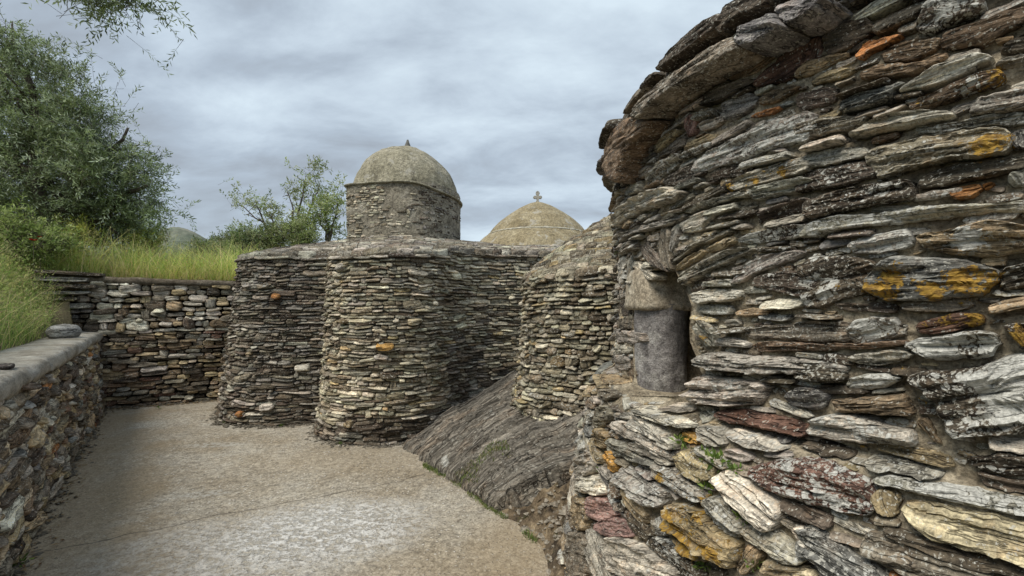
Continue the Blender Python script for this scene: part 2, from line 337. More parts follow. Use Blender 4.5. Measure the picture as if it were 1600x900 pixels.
def place_stones(stones, surf, parent, mat, nparts=300, name='stone', relief_f=(7, 55, 20), bias=None, smooth_=True, rest='small_stones', bend=0.0, bf=5.0):
    """all stones of one wall: the largest as parts, the others joined as one part of kind stuff"""
    if not stones: return
    V = np.vstack([s['sz'] for s in stones]); H = np.concatenate([s['H'] for s in stones]); G = np.vstack([s['gc'] for s in stones])
    am = np.concatenate([np.full(len(s['H']), s['proud'] * s['relief']) for s in stones])
    nz = fbm(G * np.array(relief_f), 4, 2.1, 0.55)
    st = np.floor(nz * 3.2 + 0.5) / 3.2
    nz = 0.55 * nz + 0.45 * st
    H = H + np.where(H > -0.003, nz * am * 1.6, 0)
    if bend: V = V + bend * np.column_stack([fbm(np.column_stack([V * bf, H * 0 + 3]), 2), fbm(np.column_stack([V * bf, H * 0 + 8]), 2)])
    ed = vnoise(np.column_stack([V * 60, H * 0])) * 0.0035
    V = V + np.column_stack([ed, vnoise(np.column_stack([V * 70 + 31, H * 0])) * 0.002])
    P = surf(V[:, 0], V[:, 1], H)
    o = 0; rec = []
    for s in stones:
        m_ = len(s['H']); rec.append((P[o:o + m_], s)); o += m_
    cen = np.array([p.mean(0) for p, s in rec]); dist = np.linalg.norm(cen - np.array([0, 0, EYE]), axis=1)
    px = 800 + cen[:, 0] / np.maximum(cen[:, 1], 0.05) * FPX; py = HOR - (cen[:, 2] - EYE) / np.maximum(cen[:, 1], 0.05) * FPX
    vis = ((px > -40) & (px < 1640) & (py > -40) & (py < 940) & (cen[:, 1] > 0.1)).astype(float)
    sc = np.array([s['area'] for s in stones]) / dist ** 2 * (0.05 + vis)
    if bias is not None: sc = sc * bias(cen)
    order = np.argsort(-sc); top = set(order[:nparts].tolist()); rv = []; rf = []; rt = []; rl = []; rg = []; n = 0
    for i, (p, s) in enumerate(rec):
        T = np.tile(np.append(s['T'], 1.0), (len(p), 1))
        if i in top:
            mesh(name, p, s['F'], mat, parent, smooth_, {'tint': ('FLOAT_COLOR', T), 'lich': ('FLOAT_VECTOR', s['lich']), 'gc': ('FLOAT_VECTOR', s['gc'])})
        else:
            rv.append(p); rf.append(s['F'] + n); rt.append(T); rl.append(s['lich']); rg.append(s['gc']); n += len(p)
    if rv:
        mesh(rest, np.vstack(rv), np.vstack(rf), mat, parent, smooth_, {'tint': ('FLOAT_COLOR', np.vstack(rt)), 'lich': ('FLOAT_VECTOR', np.vstack(rl)), 'gc': ('FLOAT_VECTOR', np.vstack(rg))}, kind='stuff')
def course_stones(L, z0, z1, ch, wr, tintf, prof='far', proud=(0.02, 0.05), n=9, wave=0.03, gap=0.12, r=rng, rot=0.05, big=0.0, jag=0.16, lichf=None, relief=0.3, s0=0.0, sq=0.62, gs=1.0, tilt=(-.2, .7), keep=None):
    out = []; z = z0
    while z < z1:
        h = ch * r.uniform(0.72, 1.35); s = s0 - r.uniform(0, wr[1]); ph = r.uniform(0, 100)
        while s < L:
            w = wr[0] + (wr[1] - wr[0]) * r.uniform() ** 1.7; hh = h * r.uniform(0.75, 1.2)
            if r.uniform() < big: hh *= 1.7; w *= 1.15
            zc = z + h / 2 + wave * float(vnoise(np.array([[s * 1.1, z * 0.7, 3.3]]))[0]) + r.uniform(-.12, .12) * h
            c = (s + w / 2, zc)
            if keep is None or keep(*c):
                t = tintf(*c); wl, ol = (lichf(*c) if lichf else (0.25, 0.0))
                o = blob_outline(c, w * (1 - gap * 0.4), hh * (1 - gap), n, r.normal() * rot, jag, sq, r)
                out.append(stone(o, r.uniform(*proud), t, wl, ol, prof, r.uniform(*tilt), relief, r=r, gs=gs))
            s += w * r.uniform(0.92, 1.02)
        z += h * 0.93
    return out
def curve_surf(base, top, zb, zt, nz_wob=0.02):
    """surface between a plan curve at zb and another at zt; s is metres along the base curve"""
    base = np.asarray(base, float); top = np.asarray(top, float)
    sl = np.concatenate([[0], np.cumsum(np.linalg.norm(np.diff(base, axis=0), axis=1))]); L = sl[-1]
    def f(s, z, h):
        s = np.asarray(s, float); z = np.asarray(z, float); t = (z - zb) / (zt - zb)
        def pt(ss):
            bx = np.interp(ss, sl, base[:, 0]); by = np.interp(ss, sl, base[:, 1]); tx = np.interp(ss, sl, top[:, 0]); ty = np.interp(ss, sl, top[:, 1])
            return bx + (tx - bx) * t, by + (ty - by) * t
        x, y = pt(s); x1, y1 = pt(s + 0.04); x0, y0 = pt(s - 0.04)
        dx, dy = x1 - x0, y1 - y0; ln = np.hypot(dx, dy) + 1e-9; nx, ny = dy / ln, -dx / ln
        wob = nz_wob * fbm(np.column_stack([s * 1.3, z * 1.6, z * 0 + 9.1]), 2)
        return np.column_stack([x + nx * (h + wob), y + ny * (h + wob), z])
    return f, L
def surf_core(name, f, s0, s1, z0, z1, ds, dz, mat, parent, rec=0.02, amp=0.01, hole=None, nf=12, kind=None):
    ns, nz = int((s1 - s0) / ds) + 2, int((z1 - z0) / dz) + 2
    Sg, Zg = np.meshgrid(np.linspace(s0, s1, ns), np.linspace(z0, z1, nz), indexing='ij'); s, z = Sg.ravel(), Zg.ravel()
    h = -rec + amp * fbm(np.column_stack([s * nf, z * nf, s * 0 + 2.2]), 4)
    P = f(s, z, h); F = grid_faces(ns, nz)
    if hole is not None:
        cs, cz = s[F].mean(1), z[F].mean(1); F = F[~hole(cs, cz)]
    return mesh(name, P, F, mat, parent, True, kind=kind)
def pick(weights, r=rng):
    ks = list(weights); w = np.array([weights[k] for k in ks], float); return TINTS[ks[r.choice(len(ks), p=w / w.sum())]]

# ------------------------------------------------------------------ terrain and path
WALL_LINE = np.array([[1.0, -2.6], [-1.35, 0.5], [-6.33, 6.85], [-4.85, 7.62], [-3.4, 8.9], [-1.0, 11.5], [6, 14], [40, 20]])
def wall_dist(X, Y):
    """signed distance to the wall line; positive = on the raised side"""
    best = np.full(X.shape, 1e9); sg = np.zeros(X.shape)
    for (ax, ay), (bx, by) in zip(WALL_LINE[:-1], WALL_LINE[1:]):
        dx, dy = bx - ax, by - ay; t = np.clip(((X - ax) * dx + (Y - ay) * dy) / (dx * dx + dy * dy), 0, 1)
        qx, qy = X - ax - t * dx, Y - ay - t * dy; d = np.hypot(qx, qy); cr = dx * qy - dy * qx
        m_ = d < best - 1e-6; best = np.where(m_, d, best); sg = np.where(m_, np.sign(cr), sg)
    return best * sg
def terrain(X, Y):
    X = np.asarray(X, float); Y = np.asarray(Y, float)
    d = wall_dist(X, Y); n = fbm(np.column_stack([X.ravel() * .5, Y.ravel() * .5, X.ravel() * 0]), 3).reshape(X.shape)
    low = -0.02 + 0 * X
    # left bank behind the low wall rises to the upper terrace
    back = smooth(5.6, 7.4, Y - 0.15 * (X + 6.3))
    hi = (1.08 + 1.04 * smooth(0.32, 1.45, d)) * (1 - back) + (1.98 + 0 * d) * back + 0.08 * n * smooth(0.5, 1.5, d)
    hi = hi + smooth(14, 60, np.hypot(X, Y)) * (1.0 * n - 0.5)
    return np.where(d > 0.26, hi, low)
def build_ground():
    def axis(a, b, c, d, fine, coarse):
        return np.unique(np.round(np.concatenate([-np.geomspace(-a, -b, coarse)[:-1] if a < 0 else [], np.arange(b, c, fine), np.geomspace(c, d, coarse)]), 4))
    xs = np.unique(np.concatenate([-np.geomspace(12, 3500, 40)[::-1], np.arange(-12, 6, 0.13), np.geomspace(6, 3500, 40)]))
    ys = np.unique(np.concatenate([-np.geomspace(3, 3500, 30)[::-1], np.arange(-3, 14, 0.13), np.geomspace(14, 3500, 44)]))
    X, Y = np.meshgrid(xs, ys, indexing='ij'); Z = terrain(X, Y)
    b = NB('dry_earth'); p = b.pos(); n = b.noise(p, 3, 5, 0.6); f = b.noise(p, 60, 3, 0.6)
    c = b.ramp(n, [(0.35, (0.10, 0.10, 0.045)), (0.5, (0.15, 0.125, 0.07)), (0.65, (0.21, 0.17, 0.10))]); c = b.gain(c, b.mr(f, .3, .7, .6, 1.4))
    m_ = b.done(c, 0.95, f, 0.6, 0.02)
    tag(mesh('ground', np.column_stack([X.ravel(), Y.ravel(), Z.ravel()]), grid_faces(len(xs), len(ys)), m_, None, True, origin=(0, 0, 0)), 'earth terraces around the chapel and open land beyond', kind='structure')
build_ground()
def path_z(X, Y):
    return 0.012 * fbm(np.column_stack([np.ravel(X) * 1.2, np.ravel(Y) * 1.2, np.ravel(X) * 0]), 3).reshape(np.shape(X))
def build_path():
    xs = np.arange(-6.9, 1.6, 0.035); ys = np.arange(0.2, 9.6, 0.035)
    X, Y = np.meshgrid(xs, ys, indexing='ij'); x, y = X.ravel(), Y.ravel()
    z = path_z(x, y) + 0.010 + 0.0035 * fbm(np.column_stack([x * 9, y * 9, x * 0]), 4)
    d = wall_dist(x, y); F = grid_faces(len(xs), len(ys)); F = F[(d[F].max(1) < 0.2)]
    b = NB('worn_concrete'); p = b.pos(); pw = b.warp(p, 2.5, 0.25)
    a = b.noise(pw, 1.1, 6, 0.62); g = b.noise(p, 19, 5, 0.7); f = b.noise(p, 62, 4, 0.75)
    c = b.ramp(a, [(0.36, (0.265, 0.225, 0.165)), (0.5, (0.335, 0.30, 0.24)), (0.64, (0.395, 0.37, 0.315))])
    c = b.gain(c, b.mr(g, .32, .68, .62, 1.38)); c = b.gain(c, b.mr(f, .32, .68, .48, 1.52))
    # crushed aggregate chips
    vv = b.voro(b.warp(p, 30, 0.016), 33); ch = b.mr(b.math('ADD', vv.outputs['Distance'], b.math('MULTIPLY', f, .25)), 0.46, 0.36, 0, 1, True)
    crn = b.N.new('ShaderNodeSeparateXYZ'); b.L.new(vv.outputs['Color'], crn.inputs[0])
    ch = b.math('MULTIPLY', ch, b.mr(crn.outputs[0], 0.35, 0.6, 0, 1)); chm = b.math('MULTIPLY', ch, b.mr(b.noise(p, 1.7, 3, 0.6), 0.35, 0.6, 0.55, 1.0))
    c = b.mix(b.math('MULTIPLY', chm, 0.85), c, b.mix(crn.outputs[1], (0.50, 0.44, 0.33), (0.74, 0.72, 0.67)))
    dk = b.math('MULTIPLY', b.mr(b.noise(p, 40, 2, .5), .6, .68, 0, 1, True), 0.5); c = b.mix(dk, c, (0.07, 0.055, 0.04))
    # white wash worn into the paving near the camera
    sx = b.N.new('ShaderNodeSeparateXYZ'); b.L.new(p, sx.inputs[0])
    def blobm(cx, cy, rx, ry, rot=0.0):
        u = b.math('SUBTRACT', sx.outputs[0], cx); v = b.math('SUBTRACT', sx.outputs[1], cy); cr, sr = math.cos(rot), math.sin(rot)
        uu = b.math('ADD', b.math('MULTIPLY', u, cr), b.math('MULTIPLY', v, sr)); v2 = b.math('SUBTRACT', b.math('MULTIPLY', v, cr), b.math('MULTIPLY', u, sr))
        e = b.math('ADD', b.math('POWER', b.math('ABSOLUTE', b.math('DIVIDE', uu, rx)), 2.0), b.math('POWER', b.math('ABSOLUTE', b.math('DIVIDE', v2, ry)), 2.0))
        return b.mr(e, 1.0, 0.0, 0, 1, True)
    rip = b.math('ADD', b.math('MULTIPLY', b.noise(b.mapping(b.warp(p, 7, .08), (9, 20, 1), (0, 0, .6)), 1.0, 5, 0.7), .5), b.math('MULTIPLY', b.noise(b.warp(p, 9, .04), 34, 4, .7), .5))
    w = b.math('MAXIMUM', blobm(-1.35, 3.15, 0.95, 0.62, 0.25), b.math('MULTIPLY', blobm(-1.9, 2.8, 1.4, .7, 0.3), .55))
    w = b.math('MULTIPLY', w, b.mr(rip, 0.42, 0.56, 0.10, 1.0, True))
    c = b.mix(b.math('MULTIPLY', w, 0.92), c, (0.72, 0.715, 0.69))
    w2 = b.math('MULTIPLY', b.math('MAXIMUM', blobm(-3.35, 5.05, .42, .13, .1), blobm(-2.55, 3.75, .3, .1, .2)), b.mr(g, .42, .56, 0, 1, True)); c = b.mix(b.math('MULTIPLY', w2, .6), c, (0.45, 0.45, 0.42))
    # earth washed along the walls and the church foot
    dl = b.math('ADD', b.math('MULTIPLY', b.math('SUBTRACT', sx.outputs[0], -1.35), 0.787), b.math('MULTIPLY', b.math('SUBTRACT', sx.outputs[1], 0.5), 0.617))
    e1 = b.mr(b.math('ADD', dl, b.mr(a, .3, .7, -.35, .35)), 0.95, 0.35, 0, 1, True)
    e2 = blobm(-1.2, 4.55, 1.9, 0.5, 0.0); e2 = b.math('MULTIPLY', e2, b.mr(a, .35, .6, .2, .9)); e3 = blobm(0.1, 2.7, .5, .9, .3); e4 = blobm(-.35, 2.6, .8, .45, .2)
    er = b.math('MAXIMUM', b.math('MAXIMUM', b.math('MULTIPLY', e1, .85), b.math('MULTIPLY', e2, .55)), b.math('MAXIMUM', b.math('MULTIPLY', e3, .8), b.math('MULTIPLY', e4, .45)))
    c = b.mix(b.math('MULTIPLY', er, .8), c, b.gain(b.mix(g, (0.24, 0.18, 0.105), (0.42, 0.34, 0.23)), b.mr(f, .3, .7, .75, 1.25)))
    # crack between two pours
    cy = b.math('ADD', b.math('ADD', b.math('MULTIPLY', sx.outputs[0], -0.6), -4.66), b.mr(b.noise(p, 2.2, 3, .6), 0, 1, -.16, .16))
    ck = b.math('ABSOLUTE', b.math('ADD', sx.outputs[1], cy)); ckm = b.mr(ck, 0.016, 0.0, 0, .8, True)
    ckm = b.math('MULTIPLY', ckm, b.mr(sx.outputs[0], -0.4, -0.9, 0, 1)); c = b.mix(b.math('MULTIPLY', ckm, 0.85), c, (0.06, 0.05, 0.04))
    h = b.math('ADD', b.math('MULTIPLY', g, .6), b.math('MULTIPLY', f, .5)); h = b.math('ADD', h, b.math('MULTIPLY', ch, .45)); h = b.math('ADD', h, b.math('MULTIPLY', b.math('MULTIPLY', rip, w), 1.2))
    m_ = b.done(c, 0.88, h, 01.0, 0.014)
    tag(mesh('path', np.column_stack([x, y, z]), F, m_, None, True, origin=(0, 0, 0)), 'worn concrete path with pale aggregate and a whitish patch', kind='structure')
build_path()

# ------------------------------------------------------------------ retaining wall at the back and low wall on the left
def build_retaining_wall():
    t = empty('retaining_wall', (-6.3, 6.8, 0), 'dry stone retaining wall at the back between the low coped wall and the dark apse', 'wall')
    base = catmull([(-6.98, 6.52), (-6.65, 6.62), (-6.33, 6.78), (-5.6, 7.12), (-4.85, 7.5), (-4.2, 7.95), (-3.3, 8.8), (-2.2, 10)], 14)
    top = base + np.array([-0.03, 0.07])
    f, L = curve_surf(base, top, 0, 2, 0.03)
    zt = lambda s: 2.04 - 0.035 * s
    surf_core('wall_core', f, 0, L, -0.1, 2.0, 0.06, 0.06, M_DRY, t, 0.06, 0.02)
    r = np.random.default_rng(3)
    def tf(s, z): return 1.28 * np.array(tf0(s, z))
    def tf0(s, z):
        if s < .72: return pick({'d': 4, 'b': 2, 's': 2, 'm': 1}, r)  # shaded end face: its shade is put into the stone tints
        if z > 1.15: return pick({'l': 5, 'g': 4, 't': 3, 'm': 2, 'w': 1.4, 'b': 1, 'd': .6, 'c': 1}, r)
        return pick({'b': 4, 'd': 4, 't': 2.6, 'm': 2, 'o': .12, 'g': 1.6, 'r': .9}, r)
    st = course_stones(L, 0.0, 0.72, 0.062, (0.12, 0.42), tf, 'mid', (0.03, 0.075), 12, 0.05, 0.13, r, 0.05, 0.18, 0.2, lambda s, z: (r.uniform(0, .35), 0.1), 0.3, s0=-0.1)
    st += course_stones(L, 0.72, 1.2, 0.058, (0.10, 0.36), tf, 'mid', (0.03, 0.075), 12, 0.05, 0.13, r, 0.05, 0.12, 0.2, lambda s, z: (r.uniform(0, .4), 0.1), 0.3, s0=-0.1)
    st += course_stones(L, 1.2, 1.93, 0.088, (0.10, 0.30), tf, 'mid', (0.03, 0.08), 12, 0.06, 0.15, r, 0.10, 0.28, 0.24, lambda s, z: (r.uniform(0, .5), 0.1), 0.3, s0=-0.1, keep=lambda s, z: z < 1.97 - 0.02 * s)
    place_stones(st, f, t, M_SM, 300, 'stone', bias=lambda c: np.where(c[:, 0] > -4.3, 0.05, 1.0))
    # earthy coping along the top
    s = np.arange(0, L, 0.07); V = []
    prof = [(-0.10, -0.05), (0.07, -0.035), (0.085, 0.02), (0.04, 0.06), (-0.15, 0.075), (-0.42, 0.06)]
    for a, (dh, dz) in enumerate(prof):
        nn = fbm(np.column_stack([s * 5, s * 0 + a, s * 0]), 3)
        V.append(f(s, np.full(len(s), 1.97) - 0.018 * s + dz + 0.018 * nn, np.full(len(s), dh) + 0.02 * nn))
    V = np.stack(V, 1).reshape(-1, 3)
    mesh('coping', V, grid_faces(len(s), len(prof)), mat_mortar('earth_coping', (0.07, 0.055, 0.04), (0.115, 0.095, 0.07), (0.18, 0.16, 0.125), .7, .9, .02), t)
    # flat slabs stacked on the raised end
    r = np.random.default_rng(8)
    for k, (s0, z0, w, h) in enumerate([(0.42, 2.03, .80, .06), (0.35, 1.93, 0.62, .07), (0.45, 1.83, .6, .075), (0.4, 1.74, .55, .055), (0.3, 1.64, .5, .07), (.45, 1.53, .5, .08)]):
        o = blob_outline((s0, z0 + h / 2), w, h, 22, r.normal() * .03, .1, .5, r)
        place_stones([stone(o, 0.13, TINTS['s' if k % 2 else 'd'], .35, 0, 'hero', .2, .15, r=r)], f, t, M_SM, 9, 'slab')
build_retaining_wall()
def build_low_wall():
    a = np.array([-0.9, -0.07]); b_ = np.array([-6.36, 6.87]); t = empty('low_wall', (-3.1, 2.75, 0), 'knee high dry stone wall with a flat concrete cap along the left edge of the path', 'wall')
    p0 = a; u = (b_ - a) / np.linalg.norm(b_ - a); n = np.array([u[1], -u[0]]); L = np.linalg.norm(b_ - a)
    def f(s, z, h):
        wob = 0.03 * fbm(np.column_stack([s * 1.2, z * 1.5, s * 0 + 4]), 2) + 0.05 * (1 - z / 1.17)
        x = p0[0] + u[0] * s + n[0] * (h + wob); y = p0[1] + u[1] * s + n[1] * (h + wob); return np.column_stack([x, y, z])
    surf_core('wall_core', f, 0.5, L, -0.1, 1.16, 0.05, 0.05, M_DRY, t, 0.07, 0.02)
    r = np.random.default_rng(5)
    def tf(s, z): return 1.35 * np.array(pick({'t': 3.2, 'b': 2.6, 'm': 3, 'g': 2.6, 'd': 2.0, 'l': 1.3, 'c': .8, 'o': .12, 's': 1, 'r': .4}, r))
    lf = lambda s, z: (r.uniform(0, .45), r.uniform(0, .35))
    st = course_stones(L, 0.0, 1.04, 0.056, (0.12, 0.46), tf, 'mid', (0.02, 0.06), 16, 0.07, 0.05, r, 0.09, 0.22, 0.2, lf, 0.35, s0=0.7)
    place_stones(st, f, t, M_SM, 300, 'stone')
    # concrete cap, uneven outer edge
    s = np.arange(0.4, L + 0.12, 0.03); prof = [(-0.05, 1.04), (0.045, 1.045), (0.06, 1.075), (0.055, 1.14), (0.03, 1.168), (-0.08, 1.178), (-0.2, 1.18), (-0.33, 1.175), (-0.42, 1.16), (-0.44, 1.02)]
    V = []
    for k, (dh, z) in enumerate(prof):
        nn = fbm(np.column_stack([s * 7, s * 0 + k * .6, s * 0]), 4)
        n2 = fbm(np.column_stack([s * 30, s * 0 + k, s * 0]), 3); V.append(f(s, z + 0.014 * nn + (0.05 * nn + .03 * n2 if k < 3 else 0), dh + 0.035 * nn + (.018 * n2 if k < 5 else 0)))
    V = np.stack(V, 1).reshape(-1, 3)
    bb = NB('cap_concrete'); p = bb.pos(); g = bb.noise(p, 14, 6, .7); f2 = bb.noise(p, 90, 3, .7); a_ = bb.noise(p, 2.5, 4, .6)
    c = bb.ramp(a_, [(0.35, (0.26, 0.235, 0.19)), (0.5, (0.36, 0.335, 0.285)), (0.65, (0.46, 0.44, 0.39))]); c = bb.gain(c, bb.mr(g, .3, .7, .6, 1.3)); c = bb.gain(c, bb.mr(f2, .3, .7, .7, 1.3))
    mesh('coping', V, grid_faces(len(s), len(prof)), bb.done(c, .9, bb.math('ADD', g, bb.math('MULTIPLY', f2, .5)), .8, .012), t)
build_low_wall()
def rock_mesh(name, c, size, rot, tint, mat, label=None, cat=None, seed=0, parent=None, wl=.3, ol=0.):
    nu, nv = 26, 15; u = np.arange(nu) * 2 * np.pi / nu; v = np.linspace(-np.pi / 2, np.pi / 2, nv); U, Vv = np.meshgrid(u, v, indexing='ij')
    D = np.stack([np.cos(Vv) * np.cos(U), np.cos(Vv) * np.sin(U), np.sin(Vv)], -1).reshape(-1, 3)
    D = np.sign(D) * np.abs(D) ** .72; D = D * (1 + .16 * fbm(D * 1.7 + seed, 4))[:, None] + .03 * fbm(D * np.array([3, 3, 9]) + seed, 3)[:, None]
    P = D * np.array(size) / 2; cr, sr = math.cos(rot), math.sin(rot)
    Q = np.column_stack([P[:, 0] * cr - P[:, 1] * sr, P[:, 0] * sr + P[:, 1] * cr, P[:, 2]]) + np.array(c)
    T = np.tile(np.append(np.array(tint), 1), (len(Q), 1)); l = np.zeros((len(Q), 3)); l[:, 0] = wl; l[:, 1] = ol
    o = mesh(name, Q, grid_faces(nu, nv, True), mat, parent, True, {'tint': ('FLOAT_COLOR', T), 'lich': ('FLOAT_VECTOR', l), 'gc': ('FLOAT_VECTOR', np.column_stack([P[:, 0], P[:, 2], P[:, 1]]) + seed)})
    return tag(o, label, cat)
rock_mesh('boulder', (-5.62, 5.62, 1.25), (.50, .30, .19), 2.2, (0.27, 0.27, 0.26), M_SM, 'grey block lying on the far end of the low wall cap, under the grass', 'stone', 3)
rock_mesh('flat_stone', (-3.35, 2.92, 1.19), (.22, .15, .035), 2.4, (0.06, 0.05, 0.045), M_SM, 'thin dark flat stone on the inner edge of the low wall cap, near the camera', 'stone', 9)

# ------------------------------------------------------------------ the domed church
def arc(c, r, a0, a1, n=18):
    a = np.radians(np.linspace(a0, a1, n)); return np.column_stack([c[0] + r * np.cos(a), c[1] + r * np.sin(a)])
CH = empty('domed_church', (-1.7, 6.9, 0), 'old rubble stone church with two rounded apses and two domes, behind the path', 'church')
def chaikin(p, n=1):
    for _ in range(n):
        q = np.empty((2 * len(p) - 2 + 2, 2)); q[0] = p[0]; q[-1] = p[-1]; q[1:-1:2] = .75 * p[:-1] + .25 * p[1:]; q[2:-1:2] = .25 * p[:-1] + .75 * p[1:]; p = q
    return p
def church_curve(r1, r2, dy):
    c1 = (-3.24, 6.89); c2 = (-1.60, 5.93); 
    a = arc(c1, r1, 120, 292, 40)
    b_ = arc(c2, r2, 184, 335, 40)
    e = np.array([(-0.62, 6.02 + dy), (-0.35, 6.28 + dy), (0.0, 6.42 + dy), (0.35, 6.52 + dy), (0.9, 6.7 + dy), (1.6, 6.9 + dy)])
    seam = np.array([(c2[0] - r2 - 0.06, c2[1] + 0.12)])
    return a, seam, b_, e
def resample(seg, n):
    seg = chaikin(np.asarray(seg), 2); l = np.concatenate([[0], np.cumsum(np.linalg.norm(np.diff(seg, axis=0), axis=1))]); t = np.linspace(0, l[-1], n)
    return np.column_stack([np.interp(t, l, seg[:, 0]), np.interp(t, l, seg[:, 1])])
def cc(r1, r2, dy):
    a, s, b_, e = church_curve(r1, r2, dy)
    return np.vstack([a, resample(np.vstack([a[-1:], s, b_[:1]]), 6)[1:-1], b_, resample(np.vstack([b_[-1:], e]), 34)[1:]])
CB, CT = cc(1.05, 0.88, 0.0), cc(0.80, 0.72, 0.08)
ZT = 2.24
fch, LCH = curve_surf(CB, CT, 0.0, ZT, 0.035)
_sl = np.concatenate([[0], np.cumsum(np.linalg.norm(np.diff(CB, axis=0), axis=1))])
S_SEAM = _sl[42]; S_A2 = _sl[83]
def eave_z(s):
    return np.interp(s, [0, S_SEAM - .9, S_SEAM - .3, S_SEAM, S_SEAM + .3, (S_SEAM + S_A2) / 2, S_A2, S_A2 + .35, LCH], [2.26, 2.27, 2.28, 2.26, 2.22, 2.19, 2.24, 2.33, 2.36])
def build_church_walls():
    surf_core('wall_core', lambda s, z, h: fch(s, np.minimum(z, eave_z(s) - .04), h), 0, LCH, -0.1, 2.34, 0.025, 0.02, M_CORE, CH, 0.004, 0.022, nf=16)
    r = np.random.default_rng(11)
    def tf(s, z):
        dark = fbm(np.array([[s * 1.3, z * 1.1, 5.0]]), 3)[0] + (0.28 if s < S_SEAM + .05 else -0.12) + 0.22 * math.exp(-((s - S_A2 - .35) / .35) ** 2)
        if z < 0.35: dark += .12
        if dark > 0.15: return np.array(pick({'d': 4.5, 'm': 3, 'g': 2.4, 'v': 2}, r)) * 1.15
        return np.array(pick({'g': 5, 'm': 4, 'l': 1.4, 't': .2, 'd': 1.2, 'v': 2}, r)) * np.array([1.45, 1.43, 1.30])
    lf = lambda s, z: (r.uniform(0, .55) ** 1.4, r.uniform(0, .12))
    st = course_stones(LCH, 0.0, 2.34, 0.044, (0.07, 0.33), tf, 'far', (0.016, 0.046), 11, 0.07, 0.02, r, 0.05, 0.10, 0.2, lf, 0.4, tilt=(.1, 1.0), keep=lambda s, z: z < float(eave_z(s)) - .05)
    # eave slabs
    s = 0.0
    while s < LCH:
        w = r.uniform(.16, .42)
        if True:
            for lay in range(2):
                o = blob_outline((s + w / 2 + lay * .1, float(eave_z(s + w / 2)) - .045 + lay * .045), w, 0.043, 12, r.normal() * .02, .1, .5, r)
                st.append(stone(o, r.uniform(.045, .07) - lay * .02, pick({'g': 3, 'l': 2, 'm': 3, 'd': 1}, r), .5, .05, 'far', .3, .2, r=r))
        s += w * .98
    # single stones that stand out by colour
    for (px, py, w, h, k) in [(433, 463, .13, .085, 'o'), (602, 541, .21, .085, 'y'), (474, 573, .2, .11, 'w'), (541, 502, .13, .05, 't'), (645, 502, .16, .08, 'c'), (548, 660, .09, .07, 't'), (420, 634, .17, .09, 'l'), (378, 644, .1, .07, 'o'), (537, 416, .12, .09, 'l'), (391, 447, .16, .06, 'l'), (415, 447, .18, .07, 'l'), (596, 559, .17, .07, 'l'), (394, 552, .08, .05, 't')]:
        d = np.array([(px - 800) / FPX, 1.0]); zz = lambda q: EYE + (HOR - py) * q / FPX
        ss = np.linspace(0, LCH, 900); best = None
        for _ in range(1):
            Q = fch(ss, np.full(900, 1.2), np.zeros(900)); cr = np.abs(Q[:, 0] - d[0] * Q[:, 1]) + Q[:, 1] * .02
            i = int(np.argmin(cr)); z = float(zz(Q[i, 1])); Q = fch(ss, np.full(900, z), np.zeros(900)); cr = np.abs(Q[:, 0] - d[0] * Q[:, 1]) + Q[:, 1] * .02
            i = int(np.argmin(cr)); z = float(zz(Q[i, 1]))
        st.append(stone(blob_outline((ss[i], z), w, h, 12, r.normal() * .05, .15, .55, r), .085, TINTS[k], .5 if k in 'wl' else .1, .5 if k == 'o' else .1, 'mid', .2, .3, r=r))
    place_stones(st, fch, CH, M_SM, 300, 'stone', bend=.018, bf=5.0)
build_church_walls()
# roof of slabs between the eaves and the drum
DRC = np.array([-1.78, 7.30])
def drum_curve(e=0.0, n=96):
    pts = [(-2.43, 6.62), (-2.36, 6.50), (-2.18, 6.44), (-1.85, 6.36), (-1.5, 6.33), (-1.2, 6.42), (-0.98, 6.66), (-0.86, 7.02), (-0.87, 7.45), (-1.05, 7.85), (-1.4, 8.15), (-1.85, 8.2), (-2.25, 8.0), (-2.42, 7.5), (-2.44, 7.0)]
    p = np.array(pts); p = np.vstack([p, p[:1]]); 
    q = np.vstack([p[-3:-1], p, p[1:3]]); q = catmull(q, 8)[16:-16]
    c = q.mean(0); v = q - c; return c + v * (1 + e / np.linalg.norm(v, axis=1, keepdims=True))
def roof_height(x, y):
    """plan distance inward from the eave gives the roof height"""
    P = fch(_sl, np.full(len(_sl), 2.25), np.zeros(len(_sl)))[:, :2]
    d = np.full(x.shape, 1e9); ez = np.zeros(x.shape)
    for (p, s) in zip(P, _sl):
        q = np.hypot(x - p[0], y - p[1]); m_ = q < d; d = np.where(m_, q, d); ez = np.where(m_, eave_z(s), ez)
    return ez, d
